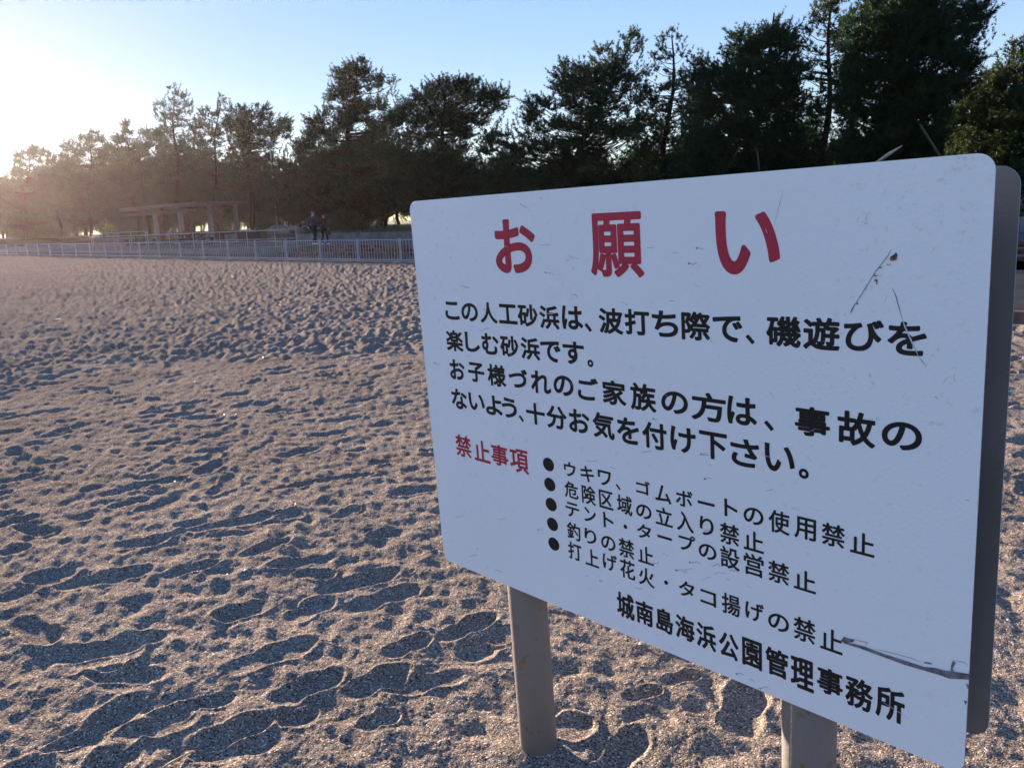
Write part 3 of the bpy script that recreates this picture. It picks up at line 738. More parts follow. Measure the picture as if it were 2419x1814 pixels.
place_pine([(1980, 430), (1985, 200), (2010, 70), (2040, 20), (2070, -30), (2130, -80), (2200, -70), (2240, -20), (2247, 5), (2236, 30), (2225, 55), (2250, 40), (2280, 9), (2305, 30), (2346, 20), (2357, 42), (2340, 75), (2302, 85), (2313, 108), (2300, 140), (2325, 160), (2297, 182), (2290, 205), (2240, 240), (2225, 320), (2150, 430)], 2125, 12.8, 43, 410, 'tallest dark pine near the right edge with bare drooping twigs on its right side', LF, tsc=.85, trunk_r=.21, depth=.38)
place_pine([(2235, 470), (2235, 260), (2264, 215), (2300, 212), (2330, 202), (2335, 180), (2360, 168), (2379, 158), (2385, 119), (2401, 92), (2419, 103), (2445, 90), (2500, 110), (2560, 200), (2570, 470)], 2400, 17, 44, 240, 'olive pine cut off by the right edge of the picture', LB, tsc=.95, trunk_r=.2)
place_pine([(2380, 470), (2400, 300), (2480, 180), (2560, 60), (2640, 20), (2720, 80), (2780, 250), (2800, 470)], 2600, 15, 45, 220, 'pine standing outside the right edge of the picture', LF, tsc=1.1, trunk_r=.2)

# bare twigs on the right side of the tallest pine
p_, dist = at_t(2125, 12.8)
for nm, sd_ in (('a', 1),):
    tw = MB(); g = random.Random(88)
    vd = p_/np.linalg.norm(p_); 
    for (x0, y0, x1, y1, n) in ((2230, 150, 2357, 5, 10), (2225, 200, 2350, 130, 12), (2215, 190, 2345, 175, 12), (2240, 170, 2300, 195, 8), (2160, 60, 2345, -5, 8), (2190, 240, 2290, 215, 9), (1975, 110, 2035, 0, 7), (1985, 80, 1915, 20, 6)):
        def w3(px, py, off=0): q = ray(px, py); k = (dist+off)/hypot(q[0], q[1]); return Vector((q[0]*k-p_[0], q[1]*k-p_[1], HC+q[2]*k-.90))
        A_, B_ = w3(x0, y0), w3(x1, y1, g.uniform(-.8, .8)); mid = (A_+B_)/2+Vector((0, 0, g.uniform(-.1, .15)))
        tw.tube([A_, mid, B_], [.03, .018, .006], 4, False)
        for k in range(n):
            f_ = g.uniform(.3, 1); s0_ = A_.lerp(B_, f_); e0 = s0_+Vector((g.uniform(-.35, .35), g.uniform(-.3, .3), g.uniform(-.4, .3)))
            tw.tube([s0_, (s0_+e0)/2+Vector((0, 0, .04)), e0], [.010, .007, .003], 3, False)
root = [o for o in bpy.data.objects if o.get('label', '').startswith('tallest dark pine')][0]
o = tw.build('bare_twigs', M['bark']); tag(o, kind='stuff'); o.parent = root; o.rotation_euler = (0, 0, -root.rotation_euler[2]); 

# generic pines for the wood behind, copied
def gpoly(w, h, lo, seed):
    g = random.Random(seed); L = []; R_ = []
    for k in range(9):
        z = lo+(h-lo)*k/8; ww = w/2*(sin(pi*min(1, (k+1.3)/9.6))**.7)*g.uniform(.75, 1.15); L.append((-ww, z)); R_.append((ww, z))
    return L+R_[::-1]
protos = []
for i, (w_, h_, lo, npd, mt_) in enumerate(((6.5, 10.5, 1.8, 170, LF), (5.2, 9.2, 1.2, 140, LB), (7.5, 8.6, 1.0, 170, LF), (4.6, 11.5, 3.0, 120, LF))):
    V, F, tr = make_pine('pine_tree', gpoly(w_, h_, lo, 60+i), 0, 70+i, npd, mt_, tsc=1.35, ntuft=20, trunk_r=.2)
    r_ = empty('pine_tree', (0, 0, 0)); tag(r_, 'dark pine filling the wood behind the front row', 'pine tree', 'pines of the wood behind')
    np_mesh('crown', V, F, mt_, r_); tr.build('trunk', M['bark'], r_, True); protos.append(r_)
g = random.Random(15); used_ = [False]*4
BEHIND = ((-200, 'the leftmost rounded pine'), (140, 'the second pine from the left'), (270, 'the pine with two small peaks'), (395, 'the tall open pine over the shelter'), (480, 'the thin pine with a lone leader'), (560, 'the flat headed pine beside the lamp post'), (680, 'the big pointed pine with a split top'), (940, 'the broad wind-swept pine'), (1170, 'the stepped pine left above the board'), (1490, 'the slender pine above the board'), (1650, 'the dense pine with several spires'), (1860, 'the pale olive pine with a see-through top'), (2000, 'the tallest dark pine near the right edge'), (2250, 'the olive pine cut off by the right edge'))
def behind(px_): return [t for x, t in BEHIND if px_ >= x][-1]
def put(s, t, sc_, zb=1.25, k=None):
    k = g.randrange(4) if k is None else k
    if used_[k]:
        o = copy_tree(protos[k])
    else: o = protos[k]; used_[k] = True
    q = ST(s, t, zb); o.location = q; o.rotation_euler = (0, 0, g.uniform(0, 6.28)); sc_ = max(.3, sc_); o.scale = (sc_*g.uniform(.9, 1.15), sc_*g.uniform(.9, 1.15), sc_)
    return o
px = -70.0
while px < 2500:
    for (t, hs) in (((18.5, .95), (23, 1.0), (31, 1.0)) if px < 760 else ((21, .80), (29, .85))):
        p_, d_ = at_t(px+g.uniform(-25, 25), t+g.uniform(-2, 2)); s_, t_ = to_st(*p_)
        # keep these lower than the front row's skyline
        lim = np.interp(px, [-100, 60, 200, 330, 480, 700, 850, 1000, 1130, 1300, 1500, 1700, 1900, 2100, 2280, 2400], [470, 400, 370, 360, 340, 400, 290, 320, 380, 370, 350, 350, 340, 330, 330, 280])
        hmax = zat(px, lim+8, d_)-1.25
        o = put(s_, t_, min(hs*1.25, hmax/10.5) if px < 420 else (min(hs, hmax/10.5) if hs*10.5 > hmax else hs)); o['label'] = 'dark pine in the wood behind '+behind(px)
    px += 62 if px > 900 else 48
px = -90.0
while px < 1150:
    p_, d_ = at_t(px, 38); s_, t_ = to_st(*p_)
    if not (730 < px < 805 or 862 < px < 902):
        o = put(s_, t_+g.uniform(-4, 6), g.uniform(.5, .7), 1.15, 2)
        o['label'] = 'low bushy pine under and behind '+behind(px); o['group'] = 'low pines under the crowns'
    px += 30
px = -80.0
while px < 2500:       # low bushy pines closing the view under the crowns
    p_, d_ = at_t(px, 24); s_, t_ = to_st(*p_)
    if not (735 < px < 800 or 860 < px < 905): 
        o = put(s_, t_+g.uniform(-3, 5), g.uniform(.42, .58), 1.15, 2)
        o['label'] = 'low bushy pine under and behind '+behind(px); o['group'] = 'low pines under the crowns'
    px += 58

# hedge and shrubs on the bank
def leafy(name, label, px, t, w, d, h, mt, seed, n, cat='shrub', zb=.85, tsc=.5, rz=None):
    rng = np.random.default_rng(seed); p_, k_ = at_t(px, t)
    q = rng.standard_normal((n, 3)); q /= np.linalg.norm(q, axis=1, keepdims=True); q *= rng.uniform(.2, 1, (n, 1))**.4
    bump = 1+.18*np.sin(q[:, :1]*5+seed)+.12*np.sin(q[:, 1:2]*7)
    P = q*np.array([w/2, d/2, h*.55])*bump+np.array([0, 0, h*.5]); P[:, 2] = np.clip(P[:, 2], .03, None)
    V, F = bake_tufts(P, q+np.array([0, 0, .4]), rng.uniform(.7, 1.3, n)*tsc, rng)
    root = empty(name, (p_[0], p_[1], zb), RZ if rz is None else rz); tag(root, label, cat)
    np_mesh('foliage', V, F, mt, root)
    st = MB(); gg = random.Random(seed)
    for _ in range(6): x = gg.uniform(-.4, .4)*w; st.tube([(x*.6, 0, -.05), (x, gg.uniform(-.2, .2)*d, h*.7)], [.03, .01], 4)
    st.build('stems', M['bark'], root)
    return root
leafy('hedge', 'long low dark hedge on top of the wall right of the two walkers', 806, 12.5, 4.2, 1.6, 1.25, M['leaf_c'], 3, 2600, 'hedge', tsc=.62)
leafy('shrub', 'small shrub at the right end of the hedge, reddish', 852, 12.4, .9, .9, .8, M['leaf_c'], 4, 420)
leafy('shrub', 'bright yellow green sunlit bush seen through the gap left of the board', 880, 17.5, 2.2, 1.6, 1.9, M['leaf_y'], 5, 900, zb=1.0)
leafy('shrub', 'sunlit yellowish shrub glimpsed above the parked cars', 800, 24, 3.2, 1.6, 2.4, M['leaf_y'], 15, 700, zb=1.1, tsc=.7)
leafy('shrub', 'low dark shrub behind the sink counter, beside the boulders', 628, 12.8, 2.6, 1.2, .9, M['leaf_c'], 6, 900)
leafy('shrub', 'dark shrub between the shelter and the sink counter', 545, 16.4, 3.2, 1.6, 1.3, M['leaf_c'], 7, 1100)
leafy('shrub', 'wide shrub seen through the open middle of the shelter', 400, 17.5, 5, 1.6, 1.5, M['leaf_c'], 8, 1300)
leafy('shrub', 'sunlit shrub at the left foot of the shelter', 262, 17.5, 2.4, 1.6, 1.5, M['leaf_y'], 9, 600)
leafy('shrub', 'low round shrub left of the handrails at the wall', 145, 16.6, 2.4, 1.6, 1.2, M['leaf_c'], 10, 700)
leafy('shrub', 'dark low shrub at the far left end of the wall', 40, 17, 6, 2, 1.6, M['leaf_c'], 12, 900, tsc=.7)
leafy('hedge', 'dark hedge on the bank behind the shelter and the left pines', 300, 19, 22, 2, 1.9, M['leaf_c'], 13, 4200, 'hedge', tsc=.9, zb=1.0)
leafy('hedge', 'dark hedge on the bank under the middle pines', 640, 19.5, 12, 2, 1.8, M['leaf_c'], 14, 3200, 'hedge', tsc=.8, zb=1.0)
leafy('hedge', 'long dark hedge closing the view under the leftmost pines', 95, 21, 40, 2, 2.6, M['leaf_c'], 19, 5200, 'hedge', tsc=1.3, zb=.9)
leafy('shrub', 'olive shrub under the pine at the right edge', 2420, 13.5, 3.2, 1.4, 1.0, M['leaf_b'], 16, 900)

# grass on the bank just behind the wall
rng = np.random.default_rng(99); n = 9000
ss = rng.uniform(-34, 25, n); tt = 11.3+rng.random(n)**1.6*4.5
P = P0[None, :]+E1[None, :]*ss[:, None]+EN[None, :]*tt[:, None]; P = np.concatenate([P, np.full((n, 1), .84)], 1)
V, F = bake_tufts(P, np.tile([[0, 0, 1.]], (n, 1))+rng.standard_normal((n, 3))*.1, rng.uniform(.5, 1.0, n), rng)
tag(np_mesh('bank_grass', V, F, M['grassm']), 'short dry grass on the bank behind the wall', 'grass', kind='stuff')

# stakes propping the pines, broken pale stick
def stick(name, label, pts, t, r, mt, cat, group=None, off=(0, 0)):
    p0, d0_ = at_t(pts[0][0], t); W_ = []
    for i, (x, y) in enumerate(pts):
        q = ray(x, y); dd = d0_+(off[i] if i < len(off) else 0); k = dd/hypot(q[0], q[1]); W_.append(Vector((q[0]*k, q[1]*k, HC+q[2]*k)))
    b = MB(); o0 = W_[0].copy(); b.tube([w-o0 for w in W_], r if hasattr(r, '__len__') else [r*1.1, r*.9][:len(W_)] if len(W_) == 2 else r, 7)
    o = b.build(name, mt, smooth=True); o.location = o0; tag(o, label, cat, group); return o
SG = 'wooden stakes propping the pines'
stick('stake', 'long slanting stake left of the tallest pine, above the board', [(2040, 470), (2110, 298)], 12.2, .045, M['stake'], 'stake', SG)
stick('stake', 'slanting stake leaning left, just right of the tallest pine trunk', [(2240, 400), (2173, 294)], 12.0, .045, M['stake'], 'stake', SG)
stick('stake', 'thin slanting stake above the middle of the board', [(1700, 440), (1752, 335)], 12.4, .04, M['stake'], 'stake', SG)
stick('stake', 'nearly upright stake right of the thin slanting one', [(1798, 440), (1788, 350)], 12.4, .04, M['stake'], 'stake', SG)
stick('stake', 'long pale stake leaning left of the shelter', [(288, 552), (309, 505)], 15.9, .06, M['stake'], 'stake', SG)
stick('stake', 'steeper stake seen under the left end of the shelter roof', [(320, 552), (325, 503)], 15.9, .06, M['stake'], 'stake', SG)
stick('stake', 'slanting stake behind the man in grey, leaning right', [(728, 506), (765, 445)], 13.2, .04, M['stake'], 'stake', SG)
stick('broken_branch', 'bleached broken branch sticking up behind the top edge of the board', [(2060, 392), (2100, 364), (2131, 345)], 10.4, [.05, .06, .02], M['pale_wood'], 'branch')

TEXT = {
 'T': [('お',0.3958,0.1226,0.1380,0.1271), ('願',0.7017,0.1235,0.1431,0.1340), ('い',1.0075,0.1230,0.1323,0.1168)],
 'a': [('こ',0.1412,0.2864,0.0578,0.0477), ('の',0.2112,0.2873,0.0647,0.0473), ('人',0.2839,0.2854,0.0632,0.0527), ('工',0.3543,0.2853,0.0657,0.0485), ('砂',0.4230,0.2851,0.0674,0.0535), ('浜',0.4945,0.2865,0.0625,0.0552), ('は',0.5664,0.2836,0.0634,0.0540), ('、',0.6127,0.3029,0.0211,0.0194), ('波',0.6780,0.2849,0.0668,0.0563), ('打',0.7488,0.2835,0.0649,0.0547), ('ち',0.8199,0.2831,0.0646,0.0542), ('際',0.8933,0.2833,0.0665,0.0571), ('で',0.9643,0.2843,0.0645,0.0503), ('、',1.0124,0.3013,0.0209,0.0177), ('磯',1.0792,0.2822,0.0676,0.0563), ('遊',1.1505,0.2818,0.0663,0.0576), ('び',1.2240,0.2799,0.0670,0.0540), ('を',1.2945,0.2802,0.0614,0.0550)],
 'b': [('楽',0.1397,0.3667,0.0685,0.0564), ('し',0.2125,0.3649,0.0572,0.0520), ('む',0.2808,0.3649,0.0638,0.0542), ('砂',0.3509,0.3653,0.0659,0.0536), ('浜',0.4243,0.3655,0.0640,0.0546), ('で',0.4914,0.3667,0.0646,0.0506), ('す',0.5639,0.3644,0.0655,0.0532), ('。',0.6134,0.3837,0.0213,0.0171)],
 'c': [('お',0.1401,0.4449,0.0618,0.0548), ('子',0.2171,0.4444,0.0644,0.0522), ('様',0.2952,0.4446,0.0681,0.0572), ('づ',0.3738,0.4435,0.0664,0.0487), ('れ',0.4521,0.4450,0.0671,0.0559), ('の',0.5261,0.4449,0.0635,0.0485), ('ご',0.6014,0.4439,0.0616,0.0535), ('家',0.6776,0.4440,0.0665,0.0555), ('族',0.7570,0.4442,0.0680,0.0607), ('の',0.8372,0.4454,0.0661,0.0474), ('方',0.9183,0.4445,0.0800,0.0592), ('は',0.9930,0.4423,0.0643,0.0560), ('、',1.0499,0.4627,0.0201,0.0191), ('事',1.1349,0.4428,0.0662,0.0548), ('故',1.2147,0.4437,0.0664,0.0611), ('の',1.2909,0.4441,0.0651,0.0484)],
 'd': [('な',0.1377,0.5256,0.0640,0.0562), ('い',0.2087,0.5246,0.0627,0.0464), ('よ',0.2757,0.5254,0.0626,0.0530), ('う',0.3337,0.5241,0.0549,0.0523), ('、',0.3753,0.5456,0.0214,0.0165), ('十',0.4264,0.5264,0.0645,0.0546), ('分',0.4970,0.5259,0.0659,0.0567), ('お',0.5691,0.5245,0.0637,0.0562), ('気',0.6422,0.5241,0.0634,0.0602), ('を',0.7120,0.5251,0.0615,0.0593), ('付',0.7830,0.5252,0.0639,0.0588), ('け',0.8555,0.5226,0.0625,0.0552), ('下',0.9271,0.5226,0.0645,0.0565), ('さ',0.9979,0.5252,0.0624,0.0563), ('い',1.0712,0.5231,0.0612,0.0539), ('。',1.1194,0.5434,0.0216,0.0194)],
 'e': [('禁',0.1371,0.6578,0.0654,0.0621), ('止',0.2132,0.6592,0.0634,0.0591), ('事',0.2827,0.6581,0.0648,0.0569), ('項',0.3554,0.6602,0.0679,0.0628)],
 'f': [('ウ',0.5301,0.6488,0.0376,0.0356), ('キ',0.5847,0.6493,0.0418,0.0384), ('ワ',0.6374,0.6492,0.0393,0.0360), ('、',0.6765,0.6622,0.0135,0.0135), ('ゴ',0.7467,0.6486,0.0387,0.0318), ('ム',0.8003,0.6522,0.0418,0.0398), ('ボ',0.8540,0.6503,0.0424,0.0368), ('ー',0.9078,0.6494,0.0404,0.0150), ('ト',0.9655,0.6468,0.0302,0.0371), ('の',1.0156,0.6512,0.0432,0.0350), ('使',1.0697,0.6505,0.0435,0.0461), ('用',1.1224,0.6504,0.0430,0.0439), ('禁',1.1762,0.6498,0.0437,0.0441), ('止',1.2296,0.6524,0.0431,0.0417)],
 'g': [('危',0.5310,0.7007,0.0443,0.0415), ('険',0.5858,0.7014,0.0429,0.0460), ('区',0.6387,0.7013,0.0420,0.0441), ('域',0.6924,0.7018,0.0435,0.0452), ('の',0.7463,0.7048,0.0421,0.0333), ('立',0.8006,0.7037,0.0447,0.0417), ('入',0.8547,0.7024,0.0426,0.0446), ('り',0.9078,0.6993,0.0332,0.0405), ('禁',0.9615,0.7029,0.0448,0.0450), ('止',1.0153,0.7042,0.0441,0.0420)],
 'h': [('テ',0.5304,0.7514,0.0441,0.0373), ('ン',0.5867,0.7510,0.0369,0.0358), ('ト',0.6425,0.7510,0.0306,0.0375), ('・',0.6921,0.7537,0.0123,0.0103), ('タ',0.7448,0.7519,0.0392,0.0344), ('ー',0.8001,0.7523,0.0382,0.0148), ('プ',0.8579,0.7491,0.0417,0.0370), ('の',0.9084,0.7555,0.0430,0.0341), ('設',0.9613,0.7547,0.0448,0.0471), ('営',1.0149,0.7546,0.0441,0.0463), ('禁',1.0687,0.7547,0.0445,0.0450), ('止',1.1223,0.7561,0.0442,0.0417)],
 'i': [('釣',0.5303,0.8060,0.0434,0.0445), ('り',0.5839,0.8057,0.0367,0.0382), ('の',0.6385,0.8082,0.0430,0.0356), ('禁',0.6922,0.8065,0.0449,0.0464), ('止',0.7468,0.8080,0.0433,0.0410)],
 'j': [('打',0.5302,0.8583,0.0441,0.0451), ('上',0.5852,0.8598,0.0428,0.0435), ('げ',0.6406,0.8557,0.0431,0.0422), ('花',0.6926,0.8581,0.0435,0.0467), ('火',0.7462,0.8613,0.0436,0.0440), ('・',0.7999,0.8580,0.0114,0.0102), ('タ',0.8535,0.8569,0.0403,0.0364), ('コ',0.9075,0.8605,0.0385,0.0329), ('揚',0.9619,0.8578,0.0435,0.0463), ('げ',1.0158,0.8555,0.0415,0.0417), ('の',1.0680,0.8610,0.0445,0.0366), ('禁',1.1220,0.8584,0.0447,0.0493), ('止',1.1753,0.8605,0.0432,0.0461)],
 'k': [('城',0.6815,0.9531,0.0516,0.0642), ('南',0.7365,0.9532,0.0489,0.0584), ('島',0.7916,0.9531,0.0467,0.0581), ('海',0.8460,0.9520,0.0498,0.0569), ('浜',0.9001,0.9528,0.0485,0.0589), ('公',0.9548,0.9543,0.0467,0.0580), ('園',1.0090,0.9514,0.0449,0.0633), ('管',1.0637,0.9506,0.0499,0.0605), ('理',1.1177,0.9531,0.0482,0.0667), ('事',1.1732,0.9482,0.0506,0.0547), ('務',1.2290,0.9494,0.0512,0.0629), ('所',1.2851,0.9464,0.0510,0.0651)],
}
# ------------------------------------------------------------------ the notice board
TLW = Vector((-0.255433, 2.245297, 1.546070)); EH = Vector((0.683215, -0.730132, 0.011190)); EV = Vector((0.034833, 0.017280, -0.999244))
NV = -EH.cross(EV).normalized()            # towards the reader
BW, BH = 1.4107, 1.0282
OU, OV = .705, 1.56
org = TLW+EH*OU+EV*OV-NV*.06
board = bpy.data.objects.new('notice_board', None); COL.objects.link(board); board.empty_display_size = .2
board.matrix_world = Matrix(((EH.x, -EV.x, NV.x, org.x), (EH.y, -EV.y, NV.y, org.y), (EH.z, -EV.z, NV.z, org.z), (0, 0, 0, 1)))
tag(board, 'large white notice board with red and black Japanese lettering on two beige posts', 'notice board')
ZF = .06                                   # local z of the front face
def L3(u, v, z=0): return (u-OU, OV-v, ZF+z)
def uv(px, py):
    d = Vector(ray(px, py)); c = Vector((0, 0, HC)); k = (TLW-c).dot(NV)/d.dot(NV); X = c+d*k-TLW; return X.dot(EH), X.dot(EV)
CROPS = {'A': (950, 450, 2.9493), 'B': (1650, 450, 2.9493), 'C': (1000, 850, 3.0157), 'D': (1650, 900, 3.16), 'E': (1400, 1300, 2.1708)}
def quv(c, x, y): o = CROPS[c]; return uv(o[0]+x/o[2], o[1]+y/o[2])

def plate_mat():
    m = mat('white_enamel', (.86, .86, .88), .38, .5, col2=(.88, .88, .90), vscale=2.2)
    nt = m.node_tree; N = nt.nodes; L = nt.links; b = N['Principled BSDF']; tc = [n for n in N if n.type == 'TEX_COORD'][0]
    n1 = N.new('ShaderNodeTexNoise'); n1.inputs['Scale'].default_value = 210; n1.inputs['Detail'].default_value = 3
    n2 = N.new('ShaderNodeTexNoise'); n2.inputs['Scale'].default_value = 22; n2.inputs['Detail'].default_value = 5
    L.new(tc.outputs['Object'], n1.inputs['Vector']); L.new(tc.outputs['Object'], n2.inputs['Vector'])
    b1 = N.new('ShaderNodeBump'); b1.inputs['Distance'].default_value = .0004; L.new(n1.outputs[0], b1.inputs['Height'])
    b2 = N.new('ShaderNodeBump'); b2.inputs['Distance'].default_value = .0008; L.new(n2.outputs[0], b2.inputs['Height']); L.new(b1.outputs[0], b2.inputs['Normal'])
    L.new(b2.outputs[0], b.inputs['Normal'])
    # fine grime: thresholded noise multiplies the white
    n3 = N.new('ShaderNodeTexNoise'); n3.inputs['Scale'].default_value = 60; n3.inputs['Detail'].default_value = 8; n3.inputs['Roughness'].default_value = .7
    mp = N.new('ShaderNodeTexNoise'); mp.inputs['Scale'].default_value = 2.6; mp.inputs['Detail'].default_value = 3
    L.new(tc.outputs['Object'], n3.inputs['Vector']); L.new(tc.outputs['Object'], mp.inputs['Vector'])
    r = N.new('ShaderNodeValToRGB'); r.color_ramp.elements[0].position = .58; r.color_ramp.elements[1].position = .68
    r.color_ramp.elements[0].color = (1, 1, 1, 1); r.color_ramp.elements[1].color = (.80, .80, .77, 1); L.new(n3.outputs[0], r.inputs[0])
    r2 = N.new('ShaderNodeValToRGB'); r2.color_ramp.elements[0].position = .45; r2.color_ramp.elements[1].position = .62; L.new(mp.outputs[0], r2.inputs[0])
    mx = N.new('ShaderNodeMix'); mx.data_type = 'RGBA'; mx.blend_type = 'MULTIPLY'; L.new(r2.outputs[0], mx.inputs[0])
    src = b.inputs['Base Color'].links[0].from_socket; L.new(src, mx.inputs[6]); L.new(r.outputs[0], mx.inputs[7]); L.new(mx.outputs[2], b.inputs['Base Color'])
    return m
MP = plate_mat()
M['plate_back'] = mat('back_plate_grey', (.20, .182, .175), .45, .4, var=.12, vscale=4, bump=.0006, bscale=150)
M['plate_edge'] = mat('plate_edge', (.20, .17, .17), .6, .3, var=.3, vscale=60)
M['ink_black'] = mat('black_film', (.008, .009, .012), .35, .4, var=.1)
M['ink_red'] = mat('red_film', (.44, .022, .055), .42, .4, var=.10, vscale=8)
M['chip'] = mat('bare_chip', (.19, .17, .185), .8, .2, var=.4, vscale=90)
M['rustchip'] = mat('brown_chip', (.20, .12, .07), .8, .2, var=.5, vscale=120)
M['palescr'] = mat('pale_scratch', (.55, .56, .60), .6, .2, var=.1)
M['postm'] = mat('beige_post_paint', (.215, .190, .180), .5, .35, col2=(.20, .14, .085), vscale=26, thr=(.62, .68), bump=.0012, bscale=90)

def rrect(w, h, r, n=6):
    P = []
    for cx, cy, a0 in ((w-r, r, -90), (w-r, h-r, 0), (r, h-r, 90), (r, r, 180)):
        for i in range(n+1): a = radians(a0+90*i/n); P.append((cx+r*cos(a), cy+r*sin(a)))
    return P
def plate(name, w, h, r, u0, v0, z0, th, mats, parent):
    P = rrect(w, h, r); b = MB(); n = len(P); e = .0006
    f = [L3(u0+x, v0+y, z0) for x, y in P]; k = [L3(u0+x, v0+y, z0-th) for x, y in P]
    b.add(f, [tuple(range(n))[::-1]], 0); b.add(k, [tuple(range(n))], 1)
    b.add(f+k, [(i, (i+1) % n, n+(i+1) % n, n+i) for i in range(n)], 2)
    return b.build(name, mats, parent)
plate('front_plate', BW, BH, .026, 0, 0, 0, .003, [MP, M['plate_back'], M['plate_edge']], board)
plate('back_plate', BW, BH-.022, .032, .0, .020, -.120, .003, [M['plate_back'], MP, M['rail']], board)
for i, (uc, top) in enumerate(((.283, .05), (1.102, .05))):
    b = MB(); b.tube([(uc-OU, OV-1.95, 0), (uc-OU, OV-top, 0)], .0535, 40, True); b.build('post', M['postm'], board, True)
for v_ in (.16, .86):       # channels that carry the plates between the posts
    b = MB(); b.box((0, OV-v_, .0), (BW-.30, .05, .1), 0, bev=.003); b.build('cross_rail', M['plate_back'], board)

exec_text = True
fc = bpy.data.curves.new('lettering_tmp', 'FONT'); fo = bpy.data.objects.new('lettering_tmp', fc); COL.objects.link(fo); fc.resolution_u = 6
GL = {}
def glyph(ch):
    if ch in GL: return GL[ch]
    fc.body = ch; bpy.context.view_layer.update()
    me = fo.evaluated_get(bpy.context.evaluated_depsgraph_get()).to_mesh()
    v = np.array([p.co[:2] for p in me.vertices]); f = [tuple(p.vertices) for p in me.polygons]
    cnt = {}
    for q in f:
        for i in range(len(q)):
            k = (q[i], q[(i+1) % len(q)]); cnt[tuple(sorted(k))] = cnt.get(tuple(sorted(k)), 0)+1
    E = [k for k, c in cnt.items() if c == 1]
    fo.to_mesh_clear(); GL[ch] = (v, f, E); return GL[ch]
def lettering(key, mt, r):
    """each character scaled to its measured box, strokes thickened with round ends"""
    nd = 8; out = []
    for (ch, uc, vc, w, h) in TEXT[key]:
        b = MB()
        v, f, E = glyph(ch); x0, y0 = v.min(0); x1, y1 = v.max(0); rr = r
        if ch in '、。・': rr = r*.8
        if ch == '願': rr = r*.72
        sx = (w-2*rr)/(x1-x0); sy = (h-2*rr)/(y1-y0)
        if ch == 'ー': sy = sx
        if ch in '、。・': sx = sy = min(sx, sy)
        P = np.stack([uc+(v[:, 0]-(x0+x1)/2)*sx, vc-(v[:, 1]-(y0+y1)/2)*sy], 1)
        b.add([L3(p[0], p[1], .00060) for p in P], f)
        V = []; F = []
        for (i, j) in E:
            d = P[j]-P[i]; l = np.linalg.norm(d)
            if l < 1e-7: continue
            n_ = np.array([-d[1], d[0]])/l*rr; k = len(V)
            V += [L3(*(P[i]+n_), .00052), L3(*(P[j]+n_), .00052), L3(*(P[j]-n_), .00052), L3(*(P[i]-n_), .00052)]; F.append((k, k+1, k+2, k+3))
        b.add(V, F)
        V = []; F = []
        for i in sorted({e for k in E for e in k}):
            k = len(V); V += [L3(P[i][0]+rr*cos(2*pi*a/nd), P[i][1]+rr*sin(2*pi*a/nd), .00044) for a in range(nd)]; F.append(tuple(range(k, k+nd)))
        b.add(V, F); out.append(b.build('character', mt, board))
    return out
for key, mt, r in (('T', 'ink_red', .0047), ('a', 'ink_black', .0019), ('b', 'ink_black', .0019), ('c', 'ink_black', .0019), ('d', 'ink_black', .0019),
                   ('e', 'ink_red', .0014), ('f', 'ink_black', .0009), ('g', 'ink_black', .0009), ('h', 'ink_black', .0009), ('i', 'ink_black', .0009),
                   ('j', 'ink_black', .0009), ('k', 'ink_black', .0017)):
    for o in lettering(key, M[mt], r):
        if key == 'T': o['label'] = 'big red heading character'
        if key == 'e': o['label'] = 'small red character beside the bullets'
        if key == 'k': o['label'] = 'bold black character of the bottom line'
bpy.data.objects.remove(fo)
for v_ in (.6495, .7011, .7531, .8052, .8577):
    b = MB(); b.add([L3(.4597+.0188*cos(a*pi/18), v_+.0172*sin(a*pi/18), .0005) for a in range(36)], [tuple(range(36))]); b.build('bullet', M['ink_black'], board)

# wear: scratches, chips and the torn strip
def polystrip(b, pts, w, z=.0008):
    P = [np.array(p) for p in pts]
    for i in range(len(P)-1):
        d = P[i+1]-P[i]; l = np.linalg.norm(d)+1e-9; n_ = np.array([-d[1], d[0]])/l*w/2; t0 = .3 if i == 0 else 1; t1 = .3 if i == len(P)-2 else 1
        b.add([L3(*(P[i]+n_*t0), z), L3(*(P[i+1]+n_*t1), z), L3(*(P[i+1]-n_*t1), z), L3(*(P[i]-n_*t0), z)], [(0, 1, 2, 3)])
def polyg(b, pts, z=.0009): b.add([L3(*p, z) for p in pts], [tuple(range(len(pts)))])
def Q(c, L): return [quv(c, x, y) for x, y in L]
b = MB(); polystrip(b, Q('B', [(1345, 412), (1325, 450), (1290, 495), (1235, 565), (1190, 640), (1130, 735), (1085, 805), (1060, 862)]), .0011)
polystrip(b, Q('B', [(1090, 790), (1070, 830), (1062, 850)]), .002); b.build('scratch', M['chip'], board)
b = MB()
for L_ in ([(1335, 485), (1335, 465), (1362, 447), (1378, 430), (1388, 450), (1380, 485), (1350, 492)], [(1255, 532), (1280, 533), (1278, 543), (1256, 542)], [(1220, 580), (1235, 590), (1247, 590), (1245, 600), (1222, 596)], [(1225, 622), (1240, 618), (1251, 622), (1246, 652), (1238, 656), (1242, 635), (1226, 632)], [(1310, 510), (1325, 518), (1345, 508), (1330, 522), (1315, 520)], [(1100, 785), (1112, 782), (1116, 792), (1106, 796)]):
    polyg(b, Q('B', L_))
b.build('chip', M['rustchip'], board)
b = MB(); polystrip(b, Q('B', [(1350, 678), (1375, 730), (1400, 820), (1420, 890)]), .0013); polystrip(b, Q('B', [(1535, 1155), (1560, 1190), (1588, 1222)]), .0012)
polystrip(b, Q('B', [(592, 0), (565, 100), (530, 240)]), .0007); b.build('scratch', M['chip'], board)
